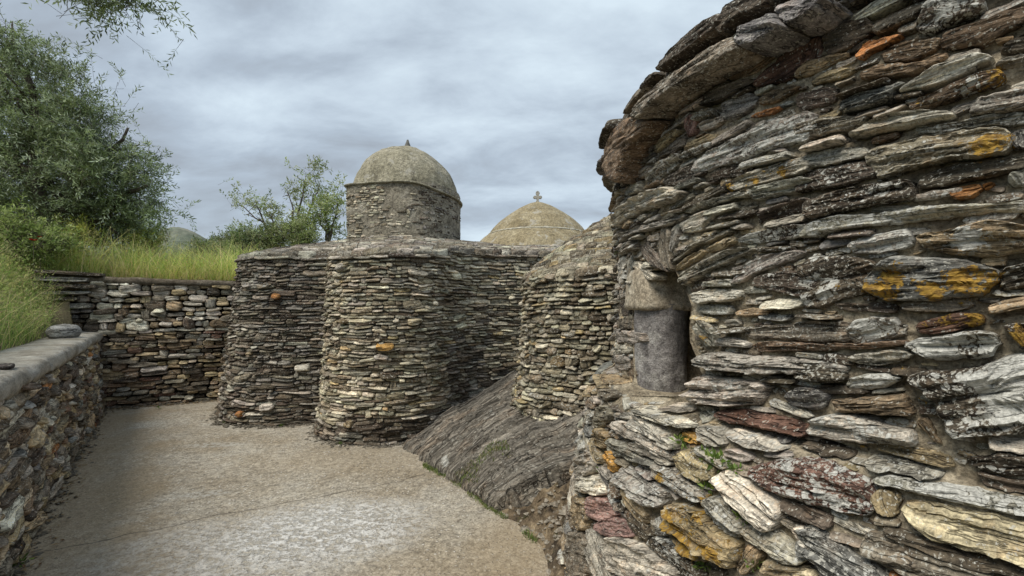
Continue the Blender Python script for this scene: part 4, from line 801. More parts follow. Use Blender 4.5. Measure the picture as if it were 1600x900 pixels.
# outlines of the stones of the near apse: tile, tint, height proud (cm), white lichen, orange lichen, points
HERO = """
A s 15 .4 0 655,165 670,110 760,65 855,40 880,85 930,112 900,160 790,210 720,230 690,210
A s 14 .3 0 858,36 890,0 1000,-25 1130,-12 1060,60 1000,95 932,112 885,84
A m 14 .5 0 190,500 215,455 320,370 480,260 640,165 690,205 700,240 640,280 540,330 440,400 340,470 270,550 210,545
A d 10 .3 0 320,330 350,260 440,150 540,80 605,60 620,110 560,170 450,250 350,322
A d 9 .3 0 605,50 640,-10 870,-30 850,28 760,62 665,105 640,155 600,150
A d 8 .2 0 250,410 270,350 322,338 335,345 300,380 258,415
A b 12 .2 0 55,750 85,640 120,570 180,545 290,560 250,620 190,690 160,780 150,865 90,830 75,790
A d 3 .1 0 500,470 640,390 760,365 770,385 610,465 510,490
A r 3 .05 0 765,390 800,340 900,260 1010,205 1040,290 930,370 790,405
A b 2 .05 0 650,372 700,320 850,240 1000,170 1005,200 870,262 760,355
A b 2 .1 0 300,535 400,455 560,345 640,300 645,330 480,450 400,500 310,548
A v 3 .1 0 605,520 610,480 700,450 775,430 785,480 740,520 660,570 610,550
A b 3 .1 0 785,470 820,430 960,390 985,410 860,480 800,490
A o 3 .05 0 735,550 800,515 890,490 890,512 800,552
A l 4 .4 0 515,590 530,570 620,545 630,570 560,610 520,612
A p 3 .1 0 440,560 500,530 500,570 460,650 440,620
A t 4 .1 .3 295,700 340,640 410,605 400,640 340,690 300,715
A m 3 .2 0 310,740 400,650 440,640 440,690 370,720 320,750
A t 3 .2 0 445,710 460,670 540,630 600,630 580,660 480,710
A g 3 .2 0 220,710 250,650 300,640 290,700 230,745
A d 2 .2 0 270,600 400,520 390,590 320,630 300,650
A g 5 1.0 .2 480,800 500,750 600,680 720,620 860,570 1010,520 1060,600 1020,650 900,680 800,690 700,750 560,780 500,822
A g 4 .7 0 250,840 300,780 400,720 420,740 380,790 300,850
A d 3 .4 0 330,850 400,790 540,770 550,800 480,850 380,872
A d 3 .5 .3 550,850 600,800 700,760 760,780 740,820 620,830 570,870
A g 5 .7 .55 630,870 700,820 830,770 990,728 1020,760 1000,800 850,850 700,890
B d 3 .1 0 130,150 200,100 320,75 380,120 340,160 240,230 150,255 130,200
B r 3 .05 0 62,190 118,150 125,240 100,280 40,330 35,250
B o 3 .1 .2 295,235 340,185 400,165 510,150 480,180 400,220 330,265 297,270
B d 5 1.0 0 580,130 600,30 640,-20 900,-30 880,30 790,70 700,110 640,150
B b 3 .2 0 410,240 440,210 560,175 680,165 690,220 560,270 430,300
B b 3 .35 0 700,150 800,110 930,60 1080,20 1080,110 980,150 900,190 720,232 695,200
B t 3 .2 0 0,345 60,290 140,262 250,240 230,272 100,325 20,362
B t 3 .2 0 70,375 180,312 300,312 260,342 80,392
B b 3 .2 0 315,330 400,292 560,290 700,245 700,285 560,335 330,365
B s 5 .4 0 205,495 230,460 360,412 500,370 510,390 450,410 440,460 260,520 215,525
B w 5 .3 0 490,425 540,385 680,315 820,265 920,265 920,290 820,335 640,395
B d 4 .5 0 960,215 1080,150 1120,150 1120,230 970,232
B g 3 .7 .1 930,320 1000,275 1090,250 1100,300 940,338
B b 5 .6 .5 525,490 600,450 800,360 960,335 990,370 900,410 700,465 560,510
B d 3 .2 0 5,500 10,440 140,400 200,410 170,480 30,515
B g 5 .6 0 810,540 860,460 1000,420 1110,400 1130,500 900,530
B m 4 .4 .1 5,650 20,570 200,545 330,540 300,590 100,640 30,660
B g 5 .5 0 250,640 300,600 420,540 620,510 760,520 740,548 560,580 340,625
B m 6 .6 .1 340,740 360,680 600,640 830,592 1000,590 1020,690 980,720 780,740 600,770 420,830 380,810
B g 3 .8 .2 560,622 700,580 900,540 1080,520 1130,560 1000,582 850,585 600,637
B g 4 .6 0 0,742 100,702 330,680 345,730 180,770 0,785
B d 4 .6 0 0,880 0,805 200,772 340,748 375,815 200,870 20,900
B s 4 .6 0 1005,650 1050,602 1110,590 1120,700 1035,692
B d 4 .4 0 580,845 640,800 850,750 1120,725 1120,790 850,840 600,885
B g 4 .6 0 1000,835 1090,785 1130,850 1100,870 1010,872
C l 8 .7 0 150,130 220,70 330,35 400,50 410,70 330,110 200,150 130,215 100,190
C g 6 .6 0 415,135 540,85 700,45 700,70 560,105 430,150
C d 3 .3 .3 580,30 620,0 700,0 690,30 600,55
C g 5 .6 0 702,62 740,30 940,-15 980,10 950,40 800,80 720,90
C g 6 .5 0 120,250 180,215 300,180 400,150 410,165 330,200 200,235 130,275
C l 4 .5 0 390,190 410,170 520,135 540,150 500,190 480,225 400,230
C d 4 .5 0 560,165 640,140 740,130 735,150 700,160 570,182
C d 5 .4 0 742,142 950,80 990,120 950,150 760,175 725,200
C g 4 .3 0 615,205 650,190 700,195 700,210 630,220
C d 4 1.0 0 640,260 720,230 940,195 990,220 950,248 760,275 660,275
C m 5 .4 0 350,360 370,330 440,280 600,220 610,240 500,280 410,330 360,380
C t 4 .4 .2 360,395 420,345 500,310 510,325 440,370 370,405
C c 5 .2 .3 510,300 620,250 625,270 520,325
C g 6 .6 0 395,430 440,390 560,320 700,295 715,310 600,360 480,420 410,475
C m 2.4 .3 0 300,345 310,230 335,200 350,230 345,290 350,400 320,380
C m 2 .3 0 225,300 260,270 300,340 340,400 310,400 270,380 230,330
C g 2.4 .3 0 350,240 390,210 390,270 352,330
C l 5 .2 0 170,370 185,360 260,420 245,450 200,420
C g 5 .2 0 140,440 150,350 165,330 170,400 150,455
C l 5 .3 0 90,400 95,350 140,340 145,370 120,410 140,450 100,460
C m 4 .3 0 90,320 110,300 140,310 130,340 95,345
C g 4 .3 0 170,340 190,315 220,320 200,350
C g 5 .3 0 75,490 155,475 160,510 80,530
C d 3 .2 0 70,545 160,520 205,550 200,600 90,600
C m 4 .2 0 85,615 200,610 205,650 90,655
C g 5 .4 0 75,690 100,660 205,670 205,720 90,715
C l 5 .5 0 50,750 80,720 160,735 155,760 60,775
C g 5 .6 0 45,800 70,770 150,780 150,840 60,855
C b 1 .1 .3 150,800 205,780 205,880 155,880
C t 5 .3 .3 25,880 60,858 150,860 150,900 25,905
C l 6 .5 0 438,500 470,485 600,475 660,490 655,520 560,540 448,545
C g 5 .5 0 462,640 480,620 520,630 550,680 540,735 490,740 466,710
C w 5 .2 0 550,720 590,695 680,710 685,735 560,740
C m 3 .6 0 672,680 700,655 900,635 1010,625 1300,630 1380,650 1360,700 1150,715 900,712 750,702 690,700
C b 4 .5 .1 700,715 900,718 1150,722 1370,712 1380,735 1200,745 956,752 745,760
C g 8 .6 0 488,790 510,760 600,765 800,778 1010,800 1100,815 1100,850 900,858 750,850 600,835 496,825
C g 4 .7 0 620,450 700,362 800,322 940,318 900,352 820,380 740,410 650,460
C t 3 .3 0 630,580 700,560 800,580 780,600 650,600
C d 4 .7 0 700,470 740,425 850,400 960,420 1000,470 960,520 860,505 780,490
C g 3 .4 0 590,620 640,610 660,640 600,655
D d 7 .6 0 45,100 120,66 330,20 480,2 510,15 520,95 400,100 200,150 50,178
D g 5 .9 0 30,250 60,200 150,165 400,150 560,118 800,112 1060,80 1060,125 700,165 450,200 250,210 80,250
D o 5 .1 .4 685,50 710,30 800,15 815,40 790,75 700,90
D o 4 .1 .5 820,30 870,20 860,45 820,50
D d 4 .4 0 545,0 700,0 680,20 560,28
D t 7 .5 .1 525,275 600,235 690,225 830,185 920,180 1060,210 1070,295 900,330 760,325 640,310
D g 4 1.1 0 230,290 300,245 480,222 520,260 500,300 380,320 260,322
D s 8 .45 .15 380,370 430,335 560,335 760,345 880,400 890,440 830,500 700,520 480,540 380,530 300,480 320,430
D d 6 .7 0 895,390 1050,360 1100,420 1050,480 905,490
D d 5 .55 .1 20,345 200,330 300,345 375,385 300,450 292,500 180,535 110,575 20,560
D d 3 .3 0 165,555 240,542 340,555 340,580 200,585
D m 6 .9 .2 215,660 300,612 430,615 460,650 450,700 330,735 230,720
D r 6 .3 .5 535,650 620,605 740,575 810,590 830,630 760,665 600,685 545,680
D d 6 1.1 0 475,735 550,705 800,670 870,690 900,730 860,775 640,800 560,780
D g 5 .9 .1 235,800 260,770 400,750 510,770 500,800 320,820
D d 6 .7 0 20,805 150,812 205,830 212,890 100,888 20,880
D d 6 1.0 .5 915,640 1030,630 1080,700 1050,765 970,722
F g 5 .9 .2 220,60 250,20 330,10 450,20 450,50 360,80 250,75
F d 9 .7 0 490,40 520,10 700,0 860,-45 1000,-70 1090,-20 1100,200 1000,250 900,270 720,290 690,250 600,110
F b 7 .15 0 165,150 190,120 330,115 480,105 525,200 430,195 330,180 200,180
F l 8 .8 0 70,260 90,200 160,190 290,195 420,240 515,270 515,335 400,330 200,310 90,290
F t 4 .3 0 540,205 600,215 655,325 600,300 550,245
F d 5 .4 0 30,322 130,305 250,350 250,390 130,385 60,360
F g 6 .6 0 315,395 350,370 500,400 650,440 640,480 500,460 360,430
F g 5 1.1 0 355,480 420,465 640,510 850,550 1060,592 1080,640 900,635 640,580 480,530 370,500
F t 5 .5 0 350,560 380,530 440,545 465,590 450,660 380,650
F c 7 .25 .1 480,640 500,590 640,600 900,660 1090,700 1100,890 850,810 640,750 540,700
F d 5 .4 0 770,420 780,390 880,390 890,350 1060,372 1070,470 900,465
F d 5 .4 0 800,450 900,478 1080,485 1070,570 860,530
F s 8 .7 0 0,700 90,700 200,780 320,850 400,905 340,925 180,900 20,790
F m 5 .5 .1 290,760 310,710 450,740 640,820 820,890 860,930 620,920 480,900 330,820
F d 4 .4 0 380,690 560,742 850,832 1060,890 1060,925 900,905 600,800 420,735
F c 4 .2 .2 -40,850 60,870 80,910 -40,920
E w 9 .5 0 330,180 345,150 450,190 570,240 560,252 460,230 350,197
E w 8 .6 0 547,95 560,40 620,20 800,40 880,60 870,140 780,155 600,145 550,120
E g 5 .5 0 562,190 590,155 650,158 660,190 620,228 580,215
E r 7 .1 .1 680,182 700,162 850,180 980,210 1075,250 1070,290 900,260 760,230 690,210
E l 5 .7 0 690,272 730,252 900,310 970,350 900,362 760,322
E g 5 .6 0 585,240 680,250 700,330 620,340 590,320
E g 4 .3 0 680,355 720,338 800,360 820,390 760,400 690,375
E r 7 .85 0 800,430 870,402 1012,395 1100,400 1320,480 1365,560 1350,640 1200,610 1060,590 950,565 840,480
E w 9 .35 0 680,460 700,430 740,450 940,590 950,640 910,715 840,660 720,560 680,500
E y 5 .2 .6 500,282 530,265 580,280 585,318 520,310
E t 5 .5 .1 480,390 500,345 600,380 660,430 650,480 580,490 500,430
E w 7 .6 0 290,212 330,190 440,260 480,310 470,350 400,310 330,270 290,250
E l 6 .5 0 210,250 230,222 290,225 330,275 440,330 470,400 400,370 300,300 230,270
E g 6 .5 0 185,340 200,290 260,320 330,380 320,400 240,380 200,370
E g 5 .4 0 282,320 330,300 440,370 460,420 400,400 300,350
E g 8 .8 0 240,440 260,410 330,450 450,530 440,580 370,600 300,540 250,490
E g 7 .8 .5 380,440 400,405 480,440 560,500 620,560 600,575 520,550 420,490
E t 10 .45 .55 450,620 480,580 560,590 630,630 660,690 740,740 755,800 740,870 680,850 560,820 500,760 470,690
E g 8 .9 .1 620,600 650,555 700,570 760,640 790,700 760,740 690,710 640,660
E l 7 .7 0 785,690 820,675 900,700 1000,780 1050,840 980,840 880,790 800,720
E t 6 .4 0 755,860 780,800 820,755 850,790 860,840 810,890 770,899
E c 7 .3 0 860,880 890,835 1000,850 1080,885 1100,920 870,920
E w 6 .4 0 1000,692 1090,680 1110,760 1075,790 1030,745
E t 5 .3 .2 245,540 260,500 310,540 350,620 350,680 300,660 260,600
E d 5 .4 0 270,610 330,670 370,720 360,750 310,740 280,680
E g 5 .7 0 372,660 420,640 460,680 455,725 400,725
E d 6 .8 0 372,745 420,730 500,790 600,880 610,920 480,905 400,800
E l 7 .4 0 155,760 190,725 280,740 400,820 480,880 480,920 220,905 170,820
E p 5 .2 0 130,690 160,650 220,640 280,700 290,735 180,720
E p 5 .3 0 90,580 110,545 170,560 210,610 220,640 140,660 110,640
E w 7 .5 0 75,530 85,470 130,450 170,500 170,550 110,540
E g 6 .5 0 45,430 60,380 110,340 130,400 110,460 60,490
E t 6 .4 0 20,620 40,540 88,560 100,640 80,705 30,680
E m 6 .4 .1 10,760 20,705 85,712 115,780 105,860 105,905 15,905
E g 6 .4 0 100,700 130,692 165,760 200,860 210,920 130,905 112,800
E t 6 .2 .2 135,60 150,10 175,20 175,70 145,90
E m 6 .3 .2 135,110 160,80 220,80 230,110 170,140
E m 6 .4 .2 125,220 140,160 180,150 210,190 180,240 140,260
E t 6 .3 .5 120,290 150,250 190,280 190,330 150,350
E y 6 .2 .4 180,370 210,350 230,400 215,450 185,430
E m 5 .3 .2 191,470 210,450 255,500 240,520 200,510
E d 4 .2 .1 640,870 680,860 700,910 640,910
E s 5 .5 0 962,120 1000,82 1100,75 1155,110 1130,160 1075,168 980,160
"""
SPOTS = [  # lichen patches: photo x, y, radius in metres, 0 white / 1 orange, amount
 (1398, 432, .035, 1, 1.5), (1382, 452, .03, 1, 1.4), (1405, 418, .02, 1, 1.4), (1356, 450, .02, 1, 1.2), (1395, 465, .025, 1, 1.2), (1510, 438, .04, 1, 1.5), (1540, 438, .035, 1, 1.3), (1462, 453, .03, 1, 1.4), (1490, 432, .025, 1, 1.1),
 (1517, 376, .045, 0, 1.7), (1500, 378, .03, 0, 1.5), (1572, 600, .085, 0, 1.7), (1600, 625, .1, 0, 1.6), (1540, 600, .06, 0, 1.3), (1435, 602, .035, 0, 1.3), (1525, 650, .04, 0, 1.3), (1590, 575, .06, 0, 1.6), (1560, 640, .06, 0, 1.4),
 (1262, 441, .026, 0, 1.7), (1276, 433, .016, 0, 1.6), (1303, 442, .022, 0, 1.7), (1257, 468, .03, 0, 1.7), (1285, 460, .026, 0, 1.7), (1270, 400, .024, 0, 1.6), (1310, 447, .015, 1, 1.2), (1235, 463, .025, 0, 1.4),
 (1555, 225, .035, 1, 1.25), (1535, 236, .03, 1, 1.0), (1180, 283, .02, 1, 1.3), (1222, 268, .02, 1, 1.4), (1137, 292, .018, 1, 1.2), (1560, 117, .025, 1, 1.2), (1598, 533, .03, 1, 1.5), (1592, 520, .03, 1, 1.2),
 (1520, 497, .03, 1, 1.2), (1478, 500, .03, 1, .9), (1100, 531, .03, 1, 1.0), (1035, 747, .03, 1, 1.3), (1108, 778, .02, 1, 1.4), (1080, 850, .06, 1, 1.3), (1120, 860, .05, 1, 1.2), (1060, 810, .05, 1, 1.3), (1105, 800, .03, 1, 1.1),
 (1290, 760, .05, 0, 1.2), (1310, 780, .04, 0, 1.2), (1250, 735, .03, 0, 1.0), (1340, 795, .04, 0, 1.1), (1480, 15, .05, 0, 1.2), (1460, 30, .04, 0, 1.2), (1350, 672, .05, 0, 1.2), (1280, 655, .04, 0, 1.3), (1140, 610, .06, 0, 1.0), (1400, 30, .0001, 0, 0.1)]
WIN = [(203, 950), (203, 905), (203, 700), (203, 572), (225, 470), (262, 412), (320, 388), (388, 392), (412, 440), (440, 500), (464, 560), (456, 640), (458, 715), (470, 745), (492, 790), (500, 835), (512, 862), (488, 905), (470, 955)]
def in_poly(x, y, P):
    x = np.asarray(x, float); ins = np.zeros(x.shape, bool); n = len(P); j = n - 1
    for i in range(n):
        xi, yi = P[i]; xj, yj = P[j]
        if yi != yj: ins ^= ((yi > y) != (yj > y)) & (x < (xj - xi) * (y - yi) / (yj - yi) + xi)
        j = i
    return ins
def build_near_apse():
    r = np.random.default_rng(51)
    spots = []
    for x, y, rad, k, a in SPOTS:
        s, z = to_wall(x, y, .03); spots.append((s, z, rad * (1.0 if k else .9), k, a * (.95 if k else .88)))
    def wall_poly(tile, pts, extra):
        ox, oy, k = TILE[tile]; q = np.array([to_wall(ox + x / k, oy + y / k, extra) for x, y in pts]); return q
    wpoly = wall_poly('C', WIN, 0.0)
    s_lo, s_hi, z_lo, z_hi = 2.0 * NR, 4.35 * NR, -.1, 2.95; cell = .006
    mask = np.zeros((int((s_hi - s_lo) / cell) + 1, int((z_hi - z_lo) / cell) + 1), bool)
    gs = s_lo + (np.arange(mask.shape[0]) + .5) * cell; gz = z_lo + (np.arange(mask.shape[1]) + .5) * cell; GS, GZ = np.meshgrid(gs, gz, indexing='ij')
    def paint(q, grow=0.0):
        a0, a1 = [int((v - s_lo) / cell) for v in (q[:, 0].min() - .02, q[:, 0].max() + .02)]; b0, b1 = [int((v - z_lo) / cell) for v in (q[:, 1].min() - .02, q[:, 1].max() + .02)]
        a0, b0 = max(a0, 0), max(b0, 0); sl = (slice(a0, max(a1 + 1, 0)), slice(b0, max(b1 + 1, 0)))
        mask[sl] |= in_poly(GS[sl], GZ[sl], q)
    wcell = in_poly(GS, GZ, wpoly)
    st = []; eaves = []
    for ln in HERO.strip().splitlines():
        w = ln.split(); tile, tk, pr, wl, ol = w[0], w[1], float(w[2]) / 100, float(w[3]), float(w[4]); pts = [tuple(map(float, p.split(','))) for p in w[5:]]
        eave = tile == 'A' and pr >= .08; rj = tile == 'C' and 400 < min(p[0] for p in pts) < 465 and min(p[1] for p in pts) > 440; jamb = tile == 'C' and min(p[0] for p in pts) < 206 and pts[0][1] > 300
        q = wall_poly(tile, pts, (pr - .01) if eave else min(pr, .05) * .8)
        ar = 0.5 * np.sum(q[:, 0] * np.roll(q[:, 1], -1) - q[:, 1] * np.roll(q[:, 0], -1))
        if ar < 0: q = q[::-1]
        # dense, slightly broken outline
        c = q.mean(0); per = np.linalg.norm(np.roll(q, -1, 0) - q, axis=1).sum(); n = int(np.clip(per / .009, 26, 120)); d = []
        q2 = []
        for i in range(len(q)): q2 += [q[i] * .8 + q[i - 1] * .2, q[i] * .82 + q[(i + 1) % len(q)] * .18]
        q2 = np.array(q2); seg = np.linalg.norm(np.roll(q2, -1, 0) - q2, axis=1); cl = np.concatenate([[0], np.cumsum(seg)]); t = np.linspace(0, cl[-1], n, endpoint=False); qc = np.vstack([q2, q2[:1]])
        o = np.column_stack([np.interp(t, cl, qc[:, 0]), np.interp(t, cl, qc[:, 1])])
        o = c + (o - c) * (1.0 if rj else 1.055)
        o = o + .011 * np.column_stack([fbm(np.column_stack([o * 17, o[:, :1] * 0 + 1]), 4, 2.3, .6), fbm(np.column_stack([o * 17, o[:, :1] * 0 + 7]), 4, 2.3, .6)])
        pro = pr if eave else (pr * .28 if jamb else pr * .72)
        s_ = stone(o, pro, TINTS[tk], wl, ol, 'hero', 0.25 if eave else r.uniform(-.6, .5), .12 if eave else .5, spots, r)
        st.append(s_); paint(q)
        if eave: eaves.append(q)
    mask |= wcell; wbig = in_poly(GS, GZ, wpoly.mean(0) + (wpoly - wpoly.mean(0)) * 1.04)
    # stones fitted between the traced ones, ever smaller; beyond the frame the same courses go on
    def fits(o, lim):
        i = ((o[:, 0] - s_lo) / cell).astype(int); j = ((o[:, 1] - z_lo) / cell).astype(int)
        ok = (i >= 0) & (j >= 0) & (i < mask.shape[0]) & (j < mask.shape[1])
        if not ok.all(): return False
        if wbig[i, j].any(): return False
        return mask[i, j].mean() <= lim
    def fill(n, w0, w1, a0, a1, lim, tn, s0=s_lo, s1=s_hi, z0=0.0, z1=2.62, pr=(.02, .04), proff='mid', nn=14):
        cnt = 0
        for _ in range(n):
            c = (r.uniform(s0, s1), r.uniform(z0, z1)); w = r.uniform(w0, w1); h = w * r.uniform(a0, a1)
            if mask[int((c[0] - s_lo) / cell), int((c[1] - z_lo) / cell)]: continue
            o = blob_outline(c, w, h, nn, r.normal() * .12, .14, .65, r)
            ins = np.vstack([o, c + (o - c) * .6, c + (o - c) * .3])
            if not fits(ins, lim): continue
            t = pick(tn, r); st.append(stone(o, r.uniform(*pr) * (1 if w > .1 else .7), t, r.uniform(.1, .9), r.uniform(0, .35), proff, r.uniform(-.1, .7), .3, None, r)); paint(c + (o - c) * 1.06); cnt += 1
        return cnt
    tn = {'g': 5, 'd': 3, 'm': 3, 'b': 1, 't': 1.0, 'l': 2, 's': 1.4, 'r': .2, 'o': .08}
    sT = to_wall(955, 400)[0]; sE = to_wall(1600, 400)[0]
    fill(2600, .16, .42, .16, .30, .0, tn, s_lo + .2, sT - .05, 0, 2.5, (.03, .06), 'hero', 34)
    fill(1500, .16, .42, .16, .30, .0, tn, sE + .1, s_hi - .2, 0, 2.5, (.03, .06), 'hero', 34)
    fill(9000, .10, .26, .12, .30, .10, tn, s_lo + .1, s_hi - .1, 0, 2.58, (.025, .05), 'hero', 28)
    fill(22000, .05, .15, .18, .40, .16, tn, s_lo + .1, s_hi - .1, 0, 2.58, (.015, .035), 'mid', 16)
    fill(16000, .022, .06, .3, .6, .12, {'g': 3, 't': 3, 'm': 4, 'd': 2, 'l': 2, 'b': 1}, sT - .3, sE + .3, 0, 2.5, (.008, .018), 'mid', 11)
    place_stones(st, fN, NA, M_ST, 300, 'stone', relief_f=(6, 52, 26), smooth_=False)
    hole = lambda s, z: in_poly(s, z, wpoly.mean(0) + (wpoly - wpoly.mean(0)) * 1.0)
    # mortar bed
    ns, nz = 640, 500; Sg, Zg = np.meshgrid(np.linspace(s_lo, s_hi, ns), np.linspace(-.1, 2.60, nz), indexing='ij'); s, z = Sg.ravel(), Zg.ravel()
    q = np.column_stack([s * 8, z * 13, s * 0]); h = .004 + .015 * fbm(q, 4, 2.2, .55) + .005 * fbm(np.column_stack([s * 55, z * 60, s * 0]), 3) - .022 * np.clip(fbm(np.column_stack([s * 5, z * 16, s * 0 + 4]), 3) - .08, 0, 1) * 3
    F = grid_faces(ns, nz); F = F[~hole(s[F].mean(1), z[F].mean(1))]
    mesh('mortar_bed', fN(s, z, h), F, M_MORT, NA)
    # slabs of the roof edge going on round the apse, and the roof above
    st2 = []
    for (a, b_, z0) in ((s_lo, to_wall(945, 300)[0] - .04, 2.47), (to_wall(1290, 20, .1)[0], s_hi, 2.50)):
        q = a
        while q < b_:
            w = min(r.uniform(.35, .6), b_ - q + .05); o = blob_outline((q + w / 2, z0 + .045 + r.uniform(-.01, .01)), w, .085, 40, 0, .06, .4, r); st2.append(stone(o, .13, pick({'s': 2, 'm': 2, 'd': 1, 'b': 1}, r), .4, 0, 'hero', .2, .1, r=r)); q += w
    q = s_lo
    while q < s_hi:
        w = r.uniform(.25, .6); o = blob_outline((q + w / 2, 2.605 + r.uniform(-.025, .03)), w, r.uniform(.05, .10), 34, r.normal() * .03, .2, .4, r); st2.append(stone(o, r.uniform(.03, .12), pick({'s': 2, 'm': 3, 'd': 2, 'g': 2}, r), .4, 0, 'hero', .3, .1, r=r)); q += w
    place_stones(st2, fN, NA, M_ST, 60, 'eave_slab')
    th = np.linspace(s_lo / NR, s_hi / NR, 120); V = []
    for k, (rr, zz) in enumerate([(2.21, 2.5), (2.24, 2.60), (2.18, 2.64), (1.9, 2.74), (1.5, 2.86), (1.0, 2.98), (.4, 3.06), (.02, 3.08)]):
        V.append(np.column_stack([NC[0] + rr * np.cos(th), NC[1] + rr * np.sin(th), zz + .015 * fbm(np.column_stack([th * 9, th * 0 + k, th * 0]), 3)]))
    mesh('roof', np.stack(V, 1).reshape(-1, 3), grid_faces(120, 8), M_CORE_L, NA)
    # ---- window: reveal, dark room, column, capital
    n = len(wpoly); dense = []
    for i in range(n):
        for t in np.linspace(0, 1, 6, endpoint=False): dense.append(wpoly[i] * (1 - t) + wpoly[(i + 1) % n] * t)
    dense = np.array(dense); V = []
    for k, dpt in enumerate((.012, -.03, -.08, -.14, -.2, -.27, -.36)):
        sh = dense + .006 * np.column_stack([fbm(np.column_stack([dense * 16, dense[:, :1] * 0 + k * .4]), 3)] * 2); a = fN(sh[:, 0], np.maximum(sh[:, 1], 1.14), np.zeros(n * 6)); c0 = np.array([NC[0], NC[1], 0]); d = c0 - a; d[:, 2] = 0; d /= np.linalg.norm(d, axis=1, keepdims=True)
        V.append(a + d * (-dpt))
    V = np.stack(V, 1).reshape(-1, 3); F = grid_faces(n * 6, 7, True)
    mesh('window_reveal', V, F, M_MORT, NA)
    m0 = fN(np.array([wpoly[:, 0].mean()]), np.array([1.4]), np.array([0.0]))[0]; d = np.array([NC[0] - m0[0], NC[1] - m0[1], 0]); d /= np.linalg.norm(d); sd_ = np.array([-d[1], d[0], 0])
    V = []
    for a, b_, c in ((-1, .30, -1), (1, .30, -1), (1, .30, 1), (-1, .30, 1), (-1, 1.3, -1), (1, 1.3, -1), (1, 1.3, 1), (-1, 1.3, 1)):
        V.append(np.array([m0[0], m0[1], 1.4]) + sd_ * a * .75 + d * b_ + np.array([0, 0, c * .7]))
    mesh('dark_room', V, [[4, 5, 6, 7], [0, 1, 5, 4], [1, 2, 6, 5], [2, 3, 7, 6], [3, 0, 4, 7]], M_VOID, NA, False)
    cx, cy = (1032 - 800) / FPX * 2.255, 2.255; bb = NB('column_granite'); p = bb.pos(); g = bb.noise(p, 42, 5, .7); f2 = bb.noise(p, 170, 3, .7); a_ = bb.noise(p, 8, 4, .6)
    c = bb.ramp(a_, [(0.35, (0.15, 0.142, 0.136)), (0.5, (0.225, 0.212, 0.205)), (0.65, (0.34, 0.325, 0.315))]); c = bb.mix(bb.mr(bb.noise(bb.warp(p, 9, .06), 7, 5, .65), .52, .6, 0, .55, True), c, (.47, .46, .43)); c = bb.gain(c, bb.mr(g, .3, .7, .5, 1.45)); c = bb.gain(c, bb.mr(f2, .3, .7, .55, 1.4))
    mc = bb.done(c, .92, bb.math('ADD', g, bb.math('MULTIPLY', f2, .6)), 1.0, .012)
    nu = 90; zz = np.linspace(1.10, 1.60, 70); U, Z = np.meshgrid(np.arange(nu) * 2 * np.pi / nu, zz, indexing='ij')
    rr = .127 + .003 * np.sin(Z * 9) + .0045 * fbm(np.column_stack([np.cos(U).ravel() * 3, np.sin(U).ravel() * 3, Z.ravel() * 9]), 4).reshape(U.shape) + .0022 * fbm(np.column_stack([np.cos(U).ravel() * 14, np.sin(U).ravel() * 14, Z.ravel() * 90]), 2).reshape(U.shape)
    P = np.stack([cx + rr * np.cos(U), cy + rr * np.sin(U), Z], -1).reshape(-1, 3); mesh('column', P, grid_faces(nu, 70, True), mc, NA)
    # impost block on the column, running back through the wall
    dirn = np.array([cx, cy]) - np.array([NC[0], NC[1]]); dirn /= np.linalg.norm(dirn); tng = np.array([-dirn[1], dirn[0]]); nu = 64
    V = []
    for z_, a_, e in ((1.568, .155, .165), (1.575, .170, .188), (1.595, .172, .19), (1.612, .168, .186), (1.66, .163, .182), (1.715, .156, .18), (1.75, .148, .175), (1.775, .13, .16)):
        for k in range(nu):
            t = 2 * np.pi * k / nu; ct, st_ = np.cos(t), np.sin(t); u = np.sign(ct) * abs(ct) ** .45; v = np.sign(st_) * abs(st_) ** .45
            q = np.array([cx, cy]) + dirn * (e * u - .04) + tng * (a_ * .92 * v - .032); V.append([q[0], q[1], z_])
    V = np.array(V); V = V + .011 * np.stack([fbm(V * 9, 4), fbm(V * 9 + 5, 4), fbm(V * 9 + 9, 4) * .4], 1)
    F = [[(k + 1) % nu + i * nu, k + i * nu, k + (i + 1) * nu, (k + 1) % nu + (i + 1) * nu][::-1] for i in range(7) for k in range(nu)] + [list(range(nu))[::-1], [7 * nu + k for k in range(nu)]]
    mesh('capital', V, F, mat_mortar('capital_stone', (.24, .20, .145), (.38, .33, .25), (.54, .50, .41), 1.2, 1, .008), NA)
    # flat mortared sill in front of the column
    ns = 90; ss = np.linspace(to_wall(948, 600)[0] - .02, to_wall(1096, 600)[0] + .03, ns); V = []
    for k, (dh, dz) in enumerate([(-.45, .0), (-.3, .0), (-.16, 0), (-.04, -.002), (.04, -.006), (.10, -.016), (.135, -.045), (.125, -.09)]):
        nn = fbm(np.column_stack([ss * 9, ss * 0 + k * .7, ss * 0]), 4); a = np.asarray(ss) / NR; rr = 2.225 + dh + .012 * nn; V.append(np.column_stack([NC[0] + rr * np.cos(a), NC[1] + rr * np.sin(a), 1.160 + dz + .008 * nn]))
    mesh('window_sill', np.stack(V, 1).reshape(-1, 3), grid_faces(ns, 8), M_MORT, NA)
build_near_apse()
